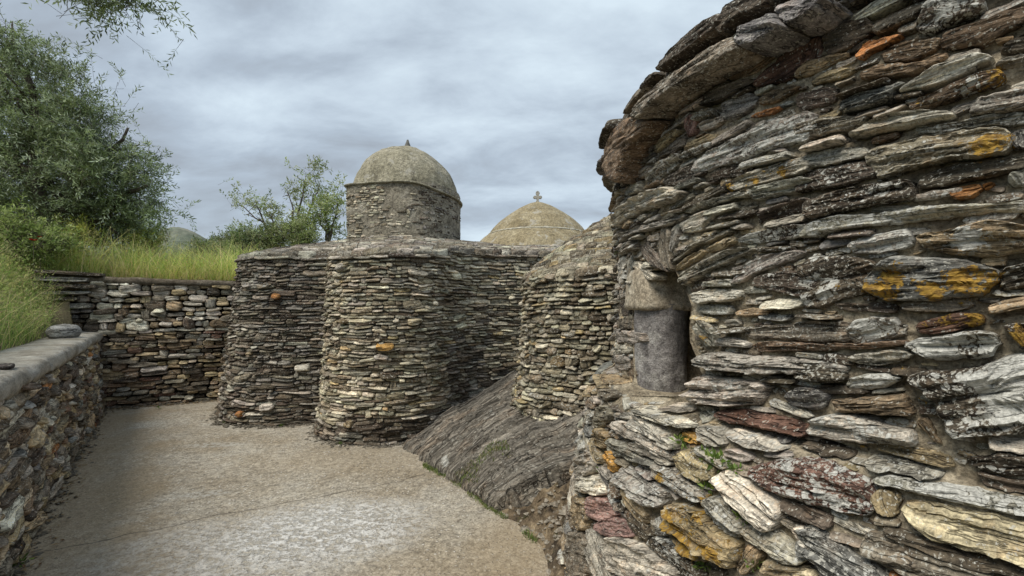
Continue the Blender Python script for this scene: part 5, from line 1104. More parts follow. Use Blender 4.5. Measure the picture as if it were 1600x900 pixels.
# ------------------------------------------------------------------ vegetation
def leaf_mesh(name, P, D, N_, ln, wd, T, mat, parent=None, kind=None, origin=None, label=None):
    """P leaf foot, D direction, N_ side vector, ln/wd sizes, T tint; a folded lance shaped leaf of four triangles"""
    P, D, N_ = map(np.asarray, (P, D, N_)); n = len(P); ln = np.asarray(ln)[:, None]; wd = np.asarray(wd)[:, None]
    up = np.cross(D, N_); V = np.stack([P, P + D * ln * .45 + N_ * wd * .5 + up * wd * .12, P + D * ln + up * ln * -.06, P + D * ln * .45 - N_ * wd * .5 + up * wd * .12], 1)
    V = V.reshape(-1, 3); b = np.arange(n)[:, None] * 4; F = np.concatenate([b + [0, 1, 2], b + [0, 2, 3]], 1).reshape(-1, 3)
    C4 = np.repeat(np.column_stack([T, np.ones(n)]), 4, 0)
    return mesh(name, V, F, mat, parent, False, {'tint': ('FLOAT_COLOR', C4)}, kind=kind, origin=origin)
def unit(v): return v / (np.linalg.norm(v, axis=-1, keepdims=True) + 1e-9)
OL = np.array([(0.15, 0.18, 0.07), (0.22, 0.25, 0.11), (0.33, 0.36, 0.21), (0.09, 0.115, 0.05), (0.46, 0.48, 0.36)])
OL = OL * np.array([1.02, 1.14, 1.12])
GR = np.array([(0.22, 0.29, 0.09), (0.30, 0.37, 0.13), (0.38, 0.43, 0.20), (0.14, 0.20, 0.07), (0.46, 0.49, 0.31)])
def crown(blobs, r, pal, leaf=(.05, .011), per=15, tw=.28, hang=.0, outw=.6, pw=(3, 4, 3, 2, 1), clump=30):
    """twigs set in leafy masses: blobs = (centre, radii, number of twigs)"""
    LP, LD, LN, LL, LW, LT = [], [], [], [], [], []; tws = []
    pw = np.array(pw, float) / sum(pw)
    for c, rad, n in blobs:
        c = np.array(c); rad = np.array(rad); d = unit(r.normal(size=(n, 3))); rr = r.uniform(size=(n, 1)) ** .45
        K = max(int(n / clump), 2); dk = unit(r.normal(size=(K, 3))); ck = c + dk * rad * r.uniform(size=(K, 1)) ** .38 * (1 + .35 * fbm(dk * 2.1 + c, 3)[:, None]); ki = r.integers(0, K, n)
        pos = ck[ki] + r.normal(size=(n, 3)) * tw * .52 * r.uniform(.6, 1.3, K)[ki][:, None] * np.array([1, 1, .8]); d = unit(dk[ki] + .5 * d)
        dirn = unit(d * outw + r.normal(size=(n, 3)) * .45 + np.array([0, 0, .25 - hang])); L = tw * r.uniform(.55, 1.3, n)
        side = unit(np.cross(dirn, unit(r.normal(size=(n, 3))))); cl = r.choice(len(pal), n, p=pw); shade = r.uniform(.8, 1.2, n) * r.uniform(.8, 1.2, K)[ki]
        for k in range(per):
            t = (k + .6) / per; curve = np.array([0, 0, -1.0]) * (t ** 2) * (.15 + hang * .5)
            p = pos + dirn * (L * t)[:, None] + curve * L[:, None]
            an = k * 2.4 + r.uniform(0, .8, n); oth = np.cross(dirn, side); sd = side * np.cos(an)[:, None] + oth * np.sin(an)[:, None]
            ld = unit(dirn * .75 + sd * .8 + r.normal(size=(n, 3)) * .18); LP.append(p); LD.append(ld); LN.append(unit(np.cross(ld, r.normal(size=(n, 3)))))
            LL.append(leaf[0] * r.uniform(.7, 1.25, n)); LW.append(leaf[1] * r.uniform(.8, 1.3, n))
            LT.append(pal[np.where(r.uniform(size=n) < .65, cl, r.integers(0, len(pal), n))] * (shade * r.uniform(.8, 1.2, n))[:, None])
        tws.append((pos, pos + dirn * L[:, None]))
    return [np.concatenate(x) for x in (LP, LD, LN, LL, LW, LT)] + [tws]
def twig_mesh(tws, rad):
    A = np.vstack([a for a, b in tws]); B = np.vstack([b for a, b in tws]); A = A - (B - A) * .5; D = unit(B - A); s1 = unit(np.cross(D, [0.3, .2, 1])); s2 = np.cross(D, s1); n = len(A)
    V = np.stack([A + s1 * rad, A - s1 * rad * .5 + s2 * rad * .8, A - s1 * rad * .5 - s2 * rad * .8, B], 1).reshape(-1, 3); b = np.arange(n)[:, None] * 4
    return V, np.concatenate([b + [0, 1, 3], b + [1, 2, 3], b + [2, 0, 3]], 1).reshape(-1, 3)
def limb(p0, p1, r0, r1, r, n=9, wob=.12):
    t = np.linspace(0, 1, n)[:, None]; p0, p1 = np.array(p0, float), np.array(p1, float); P = p0 * (1 - t) + p1 * t; L = np.linalg.norm(p1 - p0)
    P = P + np.sin(t * np.pi) * wob * L * np.stack([vnoise(np.column_stack([t[:, 0] * 3 + q, t[:, 0] * 0 + r.uniform(0, 9), t[:, 0] * 0])) for q in (0, 5, 9)], 1) + np.array([0, 0, 1]) * np.sin(t * np.pi) * .06 * L
    return P, np.linspace(r0, r1, n)
def make_tree(name, label, cat, base, tips, blobs, r, pal, group=None, trunk_r=.12, leaf=(.05, .011), per=15, tw=.28, hang=0., fork=.35, outw=.6, twr=.003, pw=(3, 4, 3, 2, 1), extra=()):
    t = empty(name, base, label, cat, group); base = np.array(base, float); fk = base + (np.mean(tips, 0) - base) * fork
    P, R_ = limb(base - [0, 0, .1], fk, trunk_r, trunk_r * .75, r); V, F = tube(P, R_, 9); V = V + (.12 * trunk_r * fbm(V * 8, 3))[:, None]
    mesh('trunk', V, F, M_BARK, t)
    for tip in tips:
        P, R_ = limb(fk, tip, trunk_r * .55, trunk_r * .10, r, 12); V, F = tube(P, R_, 6); pts = [(V, F)]
        for k in range(5):
            q = P[r.integers(4, 11)]; e = q + unit(r.normal(size=3) + unit(P[-1] - P[0]) * 1.0) * r.uniform(.25, .5) * np.linalg.norm(np.array(tip) - fk) * .6
            p2, r2 = limb(q, e, trunk_r * .2, trunk_r * .05, r, 7); pts.append(tube(p2, r2, 4))
        V, F = join(pts); mesh('branch', V, F, M_BARK, t)
    for a, b_ in extra:
        P, R_ = limb(a, b_, .05 if abs(a[1] - b_[1]) > .5 else .014, .012 if abs(a[1] - b_[1]) > .5 else .004, r, 12); V, F = tube(P, R_, 6); mesh('branch', V, F, M_BARK, t)
    if name == 'small_tree': blobs = [(c, k, int(n * .62)) for c, k, n in blobs]
    LP, LD, LN, LL, LW, LT, tws = crown(blobs, r, pal, leaf, per, tw, hang, outw, pw)
    leaf_mesh('crown', LP, LD, LN, LL, LW, LT, M_LEAF, t, kind='stuff')
    V, F = twig_mesh(tws, twr); mesh('twigs', V, F, M_BARK, t, kind='stuff')
    return t
def B_(px, py, Y, rpx, n, sy=1.0, dep=1.0):
    k = rpx * Y / FPX; return (at(px, py, Y), (k, k * dep, k * sy), n)
def build_trees():
    r = np.random.default_rng(61)
    bl = [B_(30, 250, 8.0, 120, 2600), B_(120, 275, 7.9, 95, 2000, .8), B_(195, 300, 7.8, 62, 1000, .7), B_(215, 225, 7.8, 44, 420, .8), B_(170, 190, 7.7, 40, 330, .9), B_(120, 190, 7.8, 60, 800), B_(55, 165, 7.8, 75, 1100),
          B_(95, 130, 7.6, 45, 300, .8), B_(150, 125, 7.6, 24, 80, .8), B_(25, 95, 7.6, 55, 500), B_(10, 40, 7.5, 45, 260), B_(245, 275, 7.8, 26, 170), B_(258, 312, 7.8, 22, 120, .7), B_(-90, 180, 8.0, 130, 1800), B_(-70, 60, 7.8, 90, 700), B_(140, 335, 8.1, 75, 800, .4), B_(20, 335, 8.1, 90, 900, .45), B_(225, 335, 8.2, 25, 120, .5), B_(243, 240, 7.8, 18, 60, .6),
          B_(205, 150, 7.7, 14, 40), B_(-220, 150, 8.2, 140, 1200), B_(265, 285, 7.8, 12, 40)]
    hg = [B_(150, 0, 5.2, 26, 60, .7), B_(205, -5, 5.2, 28, 70, .6), B_(175, 20, 5.2, 18, 28, .6), B_(225, 8, 5.2, 12, 16, .6), B_(150, -45, 5.2, 60, 160, .6), B_(120, -5, 5.2, 16, 16)]; hg = [(c + np.array([-.15, 0, .14]), k, n) for c, k, n in hg]
    tips = [at(60, 180, 7.9), at(200, 200, 7.8), at(230, 290, 7.8), at(10, 60, 7.6), at(120, 250, 8.0), at(-120, 120, 8)]
    bl = [(c - np.array([.36, 0, 0]), k, int(n * .39)) for c, k, n in bl]
    make_tree('olive_tree', 'large silver green olive tree behind the low wall, one branch hanging into the sky', 'tree', (-8.3, 8.4, 1.9), tips, bl + hg, r, OL, None, .2, (.078, .0175), 15, .34, .12, .3, extra=[(at(-60, -330, 7.4), at(170, -60, 5.4)), (at(150, -70, 5.5), at(225, 0, 5.2)), (at(165, -60, 5.4), at(150, 10, 5.2)), (at(180, -55, 5.4), at(190, 25, 5.2)), (at(-150, 60, 8), at(-60, -330, 7.4))])
    g = 'small trees behind the church'
    Y = 11.5
    make_tree('small_tree', 'thin open tree with a bare grey stem, tallest of those behind the dark apse', 'tree', at(463, 400, Y), [at(478, 275, Y), at(450, 300, Y), at(500, 285, Y)],
              [B_(480, 275, Y, 20, 60, .6), B_(455, 300, Y, 20, 50, .7), B_(505, 290, Y, 18, 45, .6), B_(452, 335, Y, 26, 130), B_(490, 300, Y, 12, 20), B_(470, 268, Y, 10, 18)], r, GR, g, .07, (.085, .028), 9, .3, 0, .25, pw=(2, 4, 4, 1, 3))
    make_tree('small_tree', 'leafy young tree close beside the left edge of the domed drum', 'tree', at(512, 400, Y - .6), [at(515, 320, Y - .6), at(528, 305, Y - .6), at(500, 335, Y - .6)],
              [B_(512, 335, Y - .6, 27, 210), B_(528, 318, Y - .6, 20, 90), B_(520, 362, Y - .6, 24, 120), B_(530, 292, Y - .6, 9, 14)], r, GR, g, .07, (.085, .028), 9, .3, 0, .25, pw=(3, 4, 2, 2, 1))
    make_tree('small_tree', 'low leaning tree with sparse leaves, leftmost of those behind the dark apse', 'tree', at(430, 398, Y + .4), [at(400, 315, Y + .4), at(380, 322, Y + .4), at(425, 335, Y + .4)],
              [B_(398, 318, Y + .4, 22, 80, .6), B_(378, 318, Y + .4, 13, 36, .8), B_(422, 335, Y + .4, 22, 90, .7), B_(405, 350, Y + .4, 20, 70, .6)], r, GR, g, .07, (.08, .028), 9, .3, 0, .25, pw=(2, 4, 4, 1, 3))
    gs = 'bushes behind the walls'
    for lab, c, bls, pal in (('dense grey green bush beside the top left corner of the dark apse', (385, 400), [B_(372, 385, 10.2, 26, 520, .7), B_(398, 378, 10.4, 24, 420, .8)], GR * np.array([.75, .8, .85])),
                             ('broad bush filling the gap under the thin open tree', (440, 400), [B_(428, 372, 10.6, 24, 420), B_(455, 380, 10.6, 26, 420, .8), B_(485, 378, 10.6, 22, 300)], GR * .85),
                             ('dark bush between the distant hill and the small trees', (362, 385), [B_(358, 384, 12.5, 12, 160, .7), B_(338, 392, 12.5, 14, 140, .5)], OL * .8),
                             ('shadowy thicket under the olive crown behind the tall grass', (60, 400), [B_(40, 352, 8.6, 75, 1100, .42), B_(140, 352, 8.8, 70, 900, .35), B_(205, 362, 9.2, 30, 260, .5), B_(-60, 350, 8.4, 80, 800, .5)], OL * .75),
                             ('fresh green shrub rising out of the oats at the left edge, under the olive crown', (30, 400), [B_(15, 365, 6.6, 46, 420, .55), B_(55, 380, 6.6, 34, 260, .6), B_(-40, 360, 6.6, 50, 300, .6)], GR * np.array([.95, 1.0, .8])),
                             ('loose yellow green shrub between the poppies and the slab topped wall end', (110, 400), [B_(112, 372, 7.6, 26, 200, .6), B_(92, 385, 7.5, 24, 160, .6)], GR * np.array([1.25, 1.1, .6])),
                             ('straggly yellow green shrub in the middle of the meadow above the retaining wall', (225, 400), [B_(215, 385, 8.4, 24, 170, .5), B_(250, 378, 8.8, 24, 170, .5)], GR * np.array([1.2, 1.1, .6])),
                             ('low bright green bush along the grass edge left of the dark apse', (330, 400), [B_(318, 392, 9.6, 24, 260, .5), B_(345, 398, 9.6, 22, 220, .6)], GR)):
        b0 = at(c[0], c[1], bls[0][0][1]); t = empty('bush', (b0[0], b0[1], 1.95), lab, 'bush', gs)
        LP, LD, LN, LL, LW, LT, tws = crown(bls, r, pal, (.06, .018), 9, .2, 0, .5); leaf_mesh('foliage', LP, LD, LN, LL, LW, LT, M_LEAF, t, kind='stuff'); V, F = twig_mesh(tws, .004); mesh('twigs', V, F, M_BARK, t, kind='stuff')
build_trees()
def blades(name, X, Y, Z, hgt, wid, T, r, lean=.35, label=None, kind='stuff', parent=None, heads=0.0):
    n = len(X); ph = r.uniform(0, 6.28, n); d = np.column_stack([np.cos(ph), np.sin(ph), np.zeros(n)]); s = np.column_stack([-np.sin(ph + r.uniform(-1, 1, n)), np.cos(ph), np.zeros(n)]); ln = r.uniform(.02, 1, n) ** .8 * lean
    B0 = np.column_stack([X, Y, Z]); up = np.array([0, 0, 1.0]); V = []
    for t, w in ((0, 1), (.4, .85), (.75, .5), (1, .08)):
        c = B0 + up * (hgt * t * (1 - .25 * ln * t))[:, None] + d * (hgt * ln * (.35 * t + .75 * t ** 2))[:, None]; V += [c + s * (wid * w / 2)[:, None], c - s * (wid * w / 2)[:, None]]
    V = np.stack(V, 1).reshape(-1, 3); b = np.arange(n)[:, None] * 8; F = np.concatenate([np.concatenate([b + [k, k + 1, k + 3], b + [k, k + 3, k + 2]], 1) for k in (0, 2, 4)], 1).reshape(-1, 3)
    TT = np.repeat(T, 8, 0)
    if heads > 0:
        m_ = r.uniform(size=n) < heads; top = (B0 + up * (hgt * (1 - .25 * ln))[:, None] + d * (hgt * ln)[:, None])[m_]; k = m_.sum(); vs = []; ts = []
        for q in range(5):
            o = r.normal(size=(k, 3)) * np.array([.022, .022, .03]) + np.array([0, 0, -.01]); c = top + o; dd = unit(r.normal(size=(k, 3)) * .5 + np.array([0, 0, -.8]) + d[m_] * .5); sd = unit(np.cross(dd, r.normal(size=(k, 3)))) * .0032
            vs.append(np.stack([c, c + dd * .012 + sd, c + dd * .028, c + dd * .012 - sd], 1).reshape(-1, 3)); ts.append(np.repeat(np.column_stack([np.tile([.36, .34, .17], (k, 1))]), 4, 0))
        HV = np.vstack(vs); HT = np.vstack(ts); hb = np.arange(len(HV) // 4)[:, None] * 4; HF = np.concatenate([hb + [0, 1, 2], hb + [0, 2, 3]], 1).reshape(-1, 3); F = np.vstack([F, HF + len(V)]); V = np.vstack([V, HV]); TT = np.vstack([TT, HT])
    return mesh(name, V, F, M_GRASS, parent, False, {'tint': ('FLOAT_COLOR', np.column_stack([TT, np.ones(len(TT))]))}, kind=kind, origin=(X.mean(), Y.mean(), Z.min()))
GPAL = np.array([(0.30, 0.43, 0.11), (0.43, 0.53, 0.16), (0.56, 0.56, 0.22), (0.21, 0.33, 0.09), (0.66, 0.57, 0.32)])
def scatter_grass(name, label, n, xr, yr, test, hr, wr, pal_w, r, heads=0., lean=.4, tone=1.0, clump=1.4):
    X = r.uniform(*xr, n * 3); Y = r.uniform(*yr, n * 3); den = fbm(np.column_stack([X * clump, Y * clump, X * 0 + 2]), 3) + r.uniform(-.5, .6, len(X)); ok = test(X, Y) & (den > -.1); X, Y = X[ok][:n], Y[ok][:n]
    Z = terrain(X, Y) - .02; pt = fbm(np.column_stack([X * .9, Y * .9, X * 0 + 7]), 3); h = r.uniform(*hr, len(X)) * (1 + .5 * fbm(np.column_stack([X * 1.8, Y * 1.8, X * 0 + 4]), 2)); w = np.array(pal_w, float); w /= w.sum()
    T = GPAL[r.choice(5, len(X), p=w)] * (tone * (1 + .35 * pt) * r.uniform(.75, 1.25, len(X)))[:, None]
    o = blades(name, X, Y, Z, h, r.uniform(*wr, len(X)), T, r, lean, heads=heads); tag(o, label, 'grass')
def build_grass():
    r = np.random.default_rng(71)
    # bank beside the low wall: tall dense wild oats leaning over the cap
    scatter_grass('grass', 'tall green wild oats growing thickly beside the low coped wall', 30000, (-8.2, -1.2), (0.4, 7.6), lambda x, y: (wall_dist(x, y) > .44) & (wall_dist(x, y) < 3.6) & (y < 6.2 - .12 * x), (.16, .62), (.003, .009), (4, 3, 1.8, 3, 1.4), r, .6, .8, 1.0)
    scatter_grass('grass', 'yellow green meadow grass along the top of the retaining wall', 30000, (-9.5, -2.4), (6.9, 12.0), lambda x, y: (wall_dist(x, y) > .40), (.22, .85), (.005, .012), (2.5, 4, 4, 1, 2.2), r, .5, 1.05, 1.2)
    scatter_grass('grass', 'coarse dry field grass on the terrace further back', 9000, (-22, 8), (11.5, 26), lambda x, y: (wall_dist(x, y) > .6), (.35, .7), (.02, .04), (3, 4, 3, 2, 1.5), r, 0, .4, .9)
    # golden dry stems right behind the retaining wall coping
    scatter_grass('grass', 'dry straw coloured stems standing right behind the coping of the retaining wall', 6500, (-6.6, -3.6), (6.9, 9.4), lambda x, y: (wall_dist(x, y) > .38) & (wall_dist(x, y) < .75), (.15, .38), (.004, .008), (.3, .6, 2, .1, 7), r, .2, .9, 1.15)
    # leafy herbs mixed into the grass
    for nm, lab, xr, yr, test, n, pal in (('undergrowth', 'leafy pale green herbs mixed with the tall oats beside the low wall', (-7.6, -1.6), (1.0, 6.6), lambda x, y: (wall_dist(x, y) > .5) & (wall_dist(x, y) < 3.0) & (y < 6.2 - .12 * x), 1100, GPAL * 1.0), ('undergrowth', 'yellow flowering herbs and low scrub among the meadow grass above the retaining wall', (-9, -2.6), (7.2, 11), lambda x, y: wall_dist(x, y) > .5, 800, GPAL * np.array([1.2, 1.08, .8]))):
        X, Y = r.uniform(*xr, n * 3), r.uniform(*yr, n * 3); k = test(X, Y); X, Y = X[k][:n], Y[k][:n]; Z = terrain(X, Y); m_ = 60; h = r.uniform(.22, .62, len(X)); i = np.repeat(np.arange(len(X)), m_); q = r.normal(size=(len(i), 3)); rad = h[i][:, None] * np.array([.30, .30, .42])
        p = np.column_stack([X[i], Y[i], Z[i] + h[i] * .62]) + q * rad * .6; d = unit(q + np.array([0, 0, .7])); T = pal[r.integers(0, 5, len(X))][i] * r.uniform(.7, 1.3, (len(i), 1))
        tag(leaf_mesh(nm, p, d, unit(r.normal(size=(len(i), 3))), r.uniform(.02, .06, len(i)), r.uniform(.006, .016, len(i)), T, M_GRASS, None, 'stuff', (X.mean(), Y.mean(), Z.min())), lab, 'undergrowth')
    g = 'red poppies in the tall grass'
    for i, (px, py, Y, lab) in enumerate([(52, 376, 6.4, 'small red poppy, brighter and larger of two in the tall grass'), (62, 371, 6.6, 'smaller red poppy peeping out just behind the larger one')]):
        c = at(px, py, Y); t = empty('poppy', (c[0], c[1], terrain(np.array([c[0]]), np.array([c[1]]))[0]), lab, 'flower', g)
        for k in range(4):
            a = k * math.pi / 2 + .3; d = np.array([math.cos(a), math.sin(a), .35]); s_ = np.array([-math.sin(a), math.cos(a), 0]); R = .040 if i == 0 else .028
            V = [c, c + d * R * .6 + s_ * R * .6, c + d * R * 1.1 + s_ * R * .3 + [0, 0, .008], c + d * R * 1.1 - s_ * R * .3 + [0, 0, .008], c + d * R * .6 - s_ * R * .6]
            mesh('petal', V, [[0, 1, 2, 3, 4]], M_RED, t, False)
        V, F = tube([(c[0], c[1], t.location[2]), (c[0] + .01, c[1], (c[2] + t.location[2]) / 2), tuple(c)], [.004, .003, .003], 4); mesh('stem', V, F, M_BARK, t)
    # weeds: rosettes at the wall feet and in the joints
    def weed(px, py, Y, size, n, lab, pal=GR, surf=None, name='weed', grp='small weeds in joints and at wall feet', lean=.6):
        c = at(px, py, Y) if surf is None else surf; t = empty(name, tuple(c), lab, 'weed', grp)
        d = unit(r.normal(size=(n, 3)) + np.array([0, -.25, .9])); p = c + d * r.uniform(0, 1, (n, 1)) * np.array([1, 1, .5]) * size * .6; T = pal[r.integers(0, len(pal), n)] * r.uniform(.7, 1.3, (n, 1))
        leaf_mesh('leaves', p, unit(d + r.normal(size=(n, 3)) * .4), unit(r.normal(size=(n, 3))), r.uniform(.25, .5, n) * size, r.uniform(.12, .24, n) * size, T, M_LEAF, t, kind='stuff')
    G2 = np.array([(.10, .17, .03), (.15, .23, .04), (.20, .27, .07), (.08, .13, .03)])
    for px, w, lab in ((28, .10, 'green tuft at the foot of the low wall, bottom left corner'), (8, .08, 'thin grassy tuft tight against the low wall at the left edge')):
        q = ground_pt(px, 885 if px > 10 else 895); weed(0, 0, 0, w, 70, lab, G2, np.array([q[0] , q[1], .02]))
    for px, py, w, lab in ((655, 690, .09, 'leafy weed where the domed church meets the bedrock toe'), (672, 684, .07, 'small weed just right of the one at the bedrock toe'), (248, 640, .05, 'dusty weed at the foot of the retaining wall')):
        q = ground_pt(px, py); weed(0, 0, 0, w, 60, lab, G2, np.array([q[0], q[1], .03]))
    for px, py, w, n, lab in ((1065, 690, .06, 60, 'green weed in the joint beside the small yellow stone'), (1120, 722, .07, 80, 'bushy weed left of the reddish lichened slab'), (1098, 708, .05, 50, 'weed between the tilted slab and the reddish slab'), (1108, 762, .05, 55, 'weed under the left end of the tilted pale slab'), (1160, 808, .045, 60, 'rosette weed under the right end of the tilted slab'),
                              (1100, 885, .05, 50, 'weed under the big yellow stone'), (1180, 880, .05, 40, 'dark leafy weed low on the near apse'), (942, 735, .05, 40, 'drooping weed near the left rim of the near apse'), (1150, 735, .05, 40, 'weed directly above the tilted slab'), (955, 395, .03, 20, 'tiny fern on the arch left of the window')):
        s_, z_ = to_wall(px, py, .02); p = fN(np.array([s_]), np.array([z_]), np.array([.022]))[0]; weed(0, 0, 0, w, n, lab, G2, p)
    # moss line along the path edge and over the bedrock ledge
    n = 2600; t = r.uniform(0, 1, n); E = np.array([ground_pt(*q) for q in ((655, 725), (700, 748), (745, 782), (790, 813), (838, 850))]); ti = t * 4; k = np.clip(ti.astype(int), 0, 3); p = E[k] + (E[k + 1] - E[k]) * (ti - k)[:, None] + r.normal(size=(n, 2)) * .018
    ok = fbm(np.column_stack([p * 5, p[:, :1] * 0]), 3) > -.12; p = p[ok]; n = len(p)
    T = GPAL[r.integers(0, 4, n)] * r.uniform(.3, .6, (n, 1)); tag(blades('moss', p[:, 0], p[:, 1], np.full(n, .005), r.uniform(.012, .04, n), r.uniform(.004, .008, n), T, r, .8), 'strip of low green moss and grass along the path edge by the rock', 'moss')
    u, v = r.uniform(.35, .85, 4600), r.uniform(.02, .72, 4600); ok = (np.abs(u - (.60 + .06 * v)) < .09 + .05 * vnoise(np.column_stack([v * 9, v * 0, v * 0]))) & (fbm(np.column_stack([u * 7, v * 7, u * 0]), 3) > -.05); P = ROCK(u[ok], v[ok]) - np.array([0, 0, .03]); n = len(P); T = GPAL[r.integers(0, 5, n)] * r.uniform(.25, .55, (n, 1))
    tag(blades('moss', P[:, 0], P[:, 1], P[:, 2] + .03, r.uniform(.012, .035, n), r.uniform(.004, .008, n), T, r, .8), 'yellow green moss and tiny plants on the lower ledge of the bedrock', 'moss')
    # litter of small stones and chips on the path
    M = 900; X = np.concatenate([r.uniform(-6, .2, 500), -3.05 + r.normal(0, .12, 250) * 1.0, r.uniform(-1, .4, 150)]); Y = np.concatenate([r.uniform(2, 6.5, 500), r.uniform(2.2, 2.9, 250), r.uniform(2.2, 3.2, 150)])
    near = wall_dist(X, Y); kk = (near < -.02); X, Y = X[kk], Y[kk]; V = []; F = []
    oc = np.array([(1, 0, 0), (0, 1, 0), (-1, 0, 0), (0, -1, 0), (0, 0, 1), (0, 0, -1)], float); of = np.array([(0, 1, 4), (1, 2, 4), (2, 3, 4), (3, 0, 4), (1, 0, 5), (2, 1, 5), (3, 2, 5), (0, 3, 5)])
    for i, (x, y) in enumerate(zip(X, Y)):
        sz = r.uniform(.004, .012) * (1.6 if r.uniform() < .08 else 1); q = oc * sz * r.uniform(.5, 1.4, 3) * np.array([1.2, 1, .5]) + r.normal(size=(6, 3)) * sz * .12; a = r.uniform(0, 6.28); q = np.column_stack([q[:, 0] * math.cos(a) - q[:, 1] * math.sin(a), q[:, 0] * math.sin(a) + q[:, 1] * math.cos(a), q[:, 2]]); V.append(q + [x, y, .016]); F.append(of + 6 * i)
    # broken stones lying on the earth bank
    V = []; F = []; k0 = 0
    for i in range(260):
        t = r.uniform(0, 1) ** .8; E = np.array([ground_pt(*q) for q in ((745, 781), (790, 812), (838, 850), (858, 905))]); ti = t * 3; k = min(int(ti), 2); c = E[k] + (E[k + 1] - E[k]) * (ti - k); u = r.uniform(-.02, .5) ** 1.0; x, y = c[0] + u * .75 + r.normal() * .02, c[1] + r.normal() * .05
        zz = BANK(x, y); sz = r.uniform(.006, .026) * (2.0 if r.uniform() < .07 else 1); q = oc[[0, 1, 2, 3, 4, 5]] * sz * np.array([1.4, 1, .6]) * r.uniform(.6, 1.3, 3) + r.normal(size=(6, 3)) * sz * .18; a = r.uniform(0, 6.28)
        q = np.column_stack([q[:, 0] * math.cos(a) - q[:, 1] * math.sin(a), q[:, 0] * math.sin(a) + q[:, 1] * math.cos(a), q[:, 2]]); V.append(q + [x, y, zz + sz * .15]); F.append(of + 6 * i)
    tag(mesh('rubble', np.vstack(V), np.vstack(F), mat_plain('broken_schist', (.24, .215, .175), .9, .6, 45), None, False, kind='stuff'), 'broken bits of stone lying on the brown earth bank', 'rubble')
    # crumbs of stone and earth heaped against the feet of the walls
    paths = [(CB[14:125], 1500, .05), (np.array([(-6.3, 6.78), (-5.6, 7.05), (-4.85, 7.45), (-4.3, 7.9)]), 500, .05), (np.array([(-2.4, 1.85), (-6.3, 6.75)]), 1100, .06)]; V = []; F = []; k0 = 0
    for pth, cnt, sp in paths:
        sl = np.concatenate([[0], np.cumsum(np.linalg.norm(np.diff(pth, axis=0), axis=1))]); q = r.uniform(0, sl[-1], cnt); X = np.interp(q, sl, pth[:, 0]); Y = np.interp(q, sl, pth[:, 1]); X1 = np.interp(q + .02, sl, pth[:, 0]); Y1 = np.interp(q + .02, sl, pth[:, 1]); dx, dy = X1 - X, Y1 - Y; ln = np.hypot(dx, dy) + 1e-9; o = np.abs(r.normal(size=cnt)) * sp * 1.3 - .01; X, Y = X + dy / ln * o, Y - dx / ln * o
        for x, y, oo in zip(X, Y, o):
            sz = r.uniform(.006, .020) * (1.8 if r.uniform() < .06 else 1); g_ = oc * sz * np.array([1.5, 1, .6]) * r.uniform(.6, 1.4, 3) + r.normal(size=(6, 3)) * sz * .15; a = r.uniform(0, 6.28)
            V.append(np.column_stack([g_[:, 0] * math.cos(a) - g_[:, 1] * math.sin(a), g_[:, 0] * math.sin(a) + g_[:, 1] * math.cos(a), g_[:, 2]]) + [x, y, .014 + max(0, .05 - oo) * .5 * r.uniform()]); F.append(of + 6 * k0); k0 += 1
    tag(mesh('rubble', np.vstack(V), np.vstack(F), mat_plain('foot_rubble', (.17, .145, .11), .95, .6, 45), None, False, kind='stuff'), 'crumbled stone and grit along the feet of the walls', 'rubble')
    for lab, i in (('low weed at the foot of the dark apse, towards its left end', 26), ('low weed at the foot of the dark apse, towards the fold with the next apse', 37), ('low weed at the middle of the foot of the pale apse', 60)):
        weed(0, 0, 0, .055, 46, lab, G2 * .7, np.array([CB[i][0] * .995, CB[i][1] - .06, .02]))
    # dry leaves blown against the wall feet
    n = 420; a = r.uniform(0, 1, n); L0, L1, L2 = np.array([-2.9, 2.55]), np.array([-6.15, 6.7]), np.array([-4.9, 7.35]); q = np.where((a < .62)[:, None], L0 + (L1 - L0) * (a / .62)[:, None], L1 + (L2 - L1) * ((a - .62) / .38)[:, None]) + np.abs(r.normal(size=(n, 1))) * .13 * np.array([.7, -.1]) + r.normal(size=(n, 2)) * .04
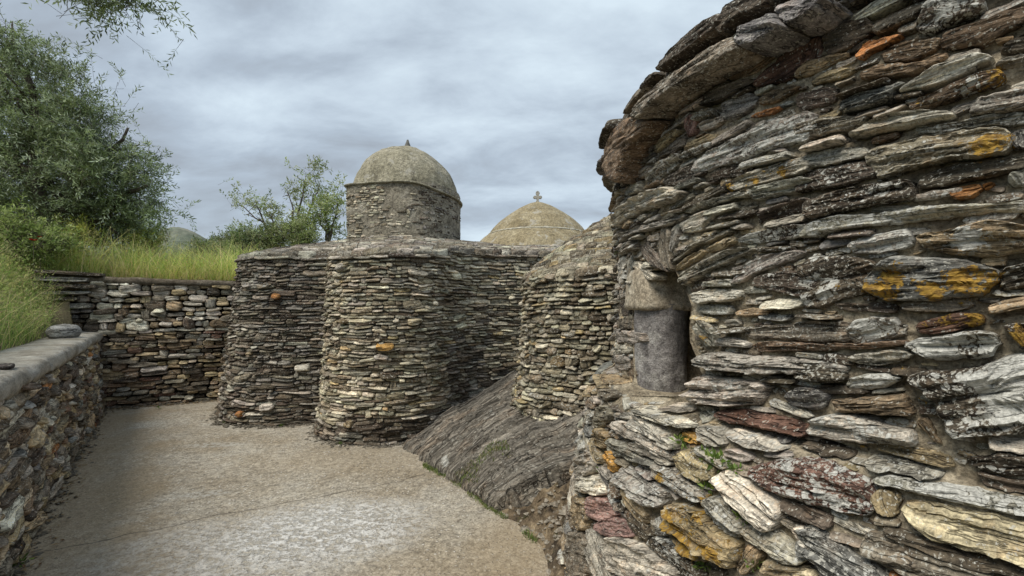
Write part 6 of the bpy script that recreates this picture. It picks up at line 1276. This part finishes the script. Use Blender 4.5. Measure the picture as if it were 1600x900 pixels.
    k = wall_dist(q[:, 0], q[:, 1]) < -.05; q = q[k]; n = len(q); P = np.column_stack([q, np.full(n, .022)]); ph = r.uniform(0, 6.28, n); D = unit(np.column_stack([np.cos(ph), np.sin(ph), r.uniform(-.1, .3, n)])); T = np.array([(.30, .21, .10), (.20, .12, .06), (.38, .30, .17)])[r.integers(0, 3, n)]
    tag(leaf_mesh('dry_leaves', P, D, unit(np.column_stack([-np.sin(ph), np.cos(ph), r.uniform(-.3, .3, n)])), r.uniform(.03, .06, n), r.uniform(.01, .018, n), T, M_GRASS, None, 'stuff', (-4, 5, 0)), 'dry fallen leaves gathered along the wall feet', 'leaves')
    tag(mesh('gravel', np.vstack(V), np.vstack(F), mat_plain('stone_chips', (.26, .235, .19), .9, .5, 60), None, False, kind='stuff'), 'loose stone chips scattered over the path', 'gravel')
build_grass()
def build_hills():
    xs = np.linspace(-1500, 1500, 160); ys = np.linspace(380, 1300, 40); X, Y = np.meshgrid(xs, ys, indexing='ij'); ang = X / Y * FPX + 800
    rid = 74 * np.exp(-((ang - 285) / 95) ** 2) + 62 * np.exp(-((ang - 60) / 150) ** 2) + 22
    Z = -6 + rid * (Y / 700) ** .9 * smooth(380, 720, Y) * (1 + .05 * fbm(np.column_stack([X.ravel() / 60, Y.ravel() / 60, X.ravel() * 0]), 4).reshape(X.shape)) * 1.22
    b = NB('hill_scrub'); p = b.pos(); n = b.noise(p, .022, 5, .65); n2 = b.noise(p, .09, 4, .7)
    c = b.ramp(n, [(.38, (.085, .105, .075)), (.52, (.13, .145, .11)), (.66, (.23, .225, .18))]); c = b.gain(c, b.mr(n2, .3, .7, .65, 1.4))
    tag(mesh('hills', np.column_stack([X.ravel(), Y.ravel(), Z.ravel()]), grid_faces(160, 40), b.done(c, 1.0), None, True, origin=(0, 700, 0)), 'low grey green hills on the horizon beyond the olive tree', kind='structure')
    t = empty('farmhouse', (-520, 640, 12), 'tiny pale farm buildings below the distant ridge', 'house') if False else None
build_hills()
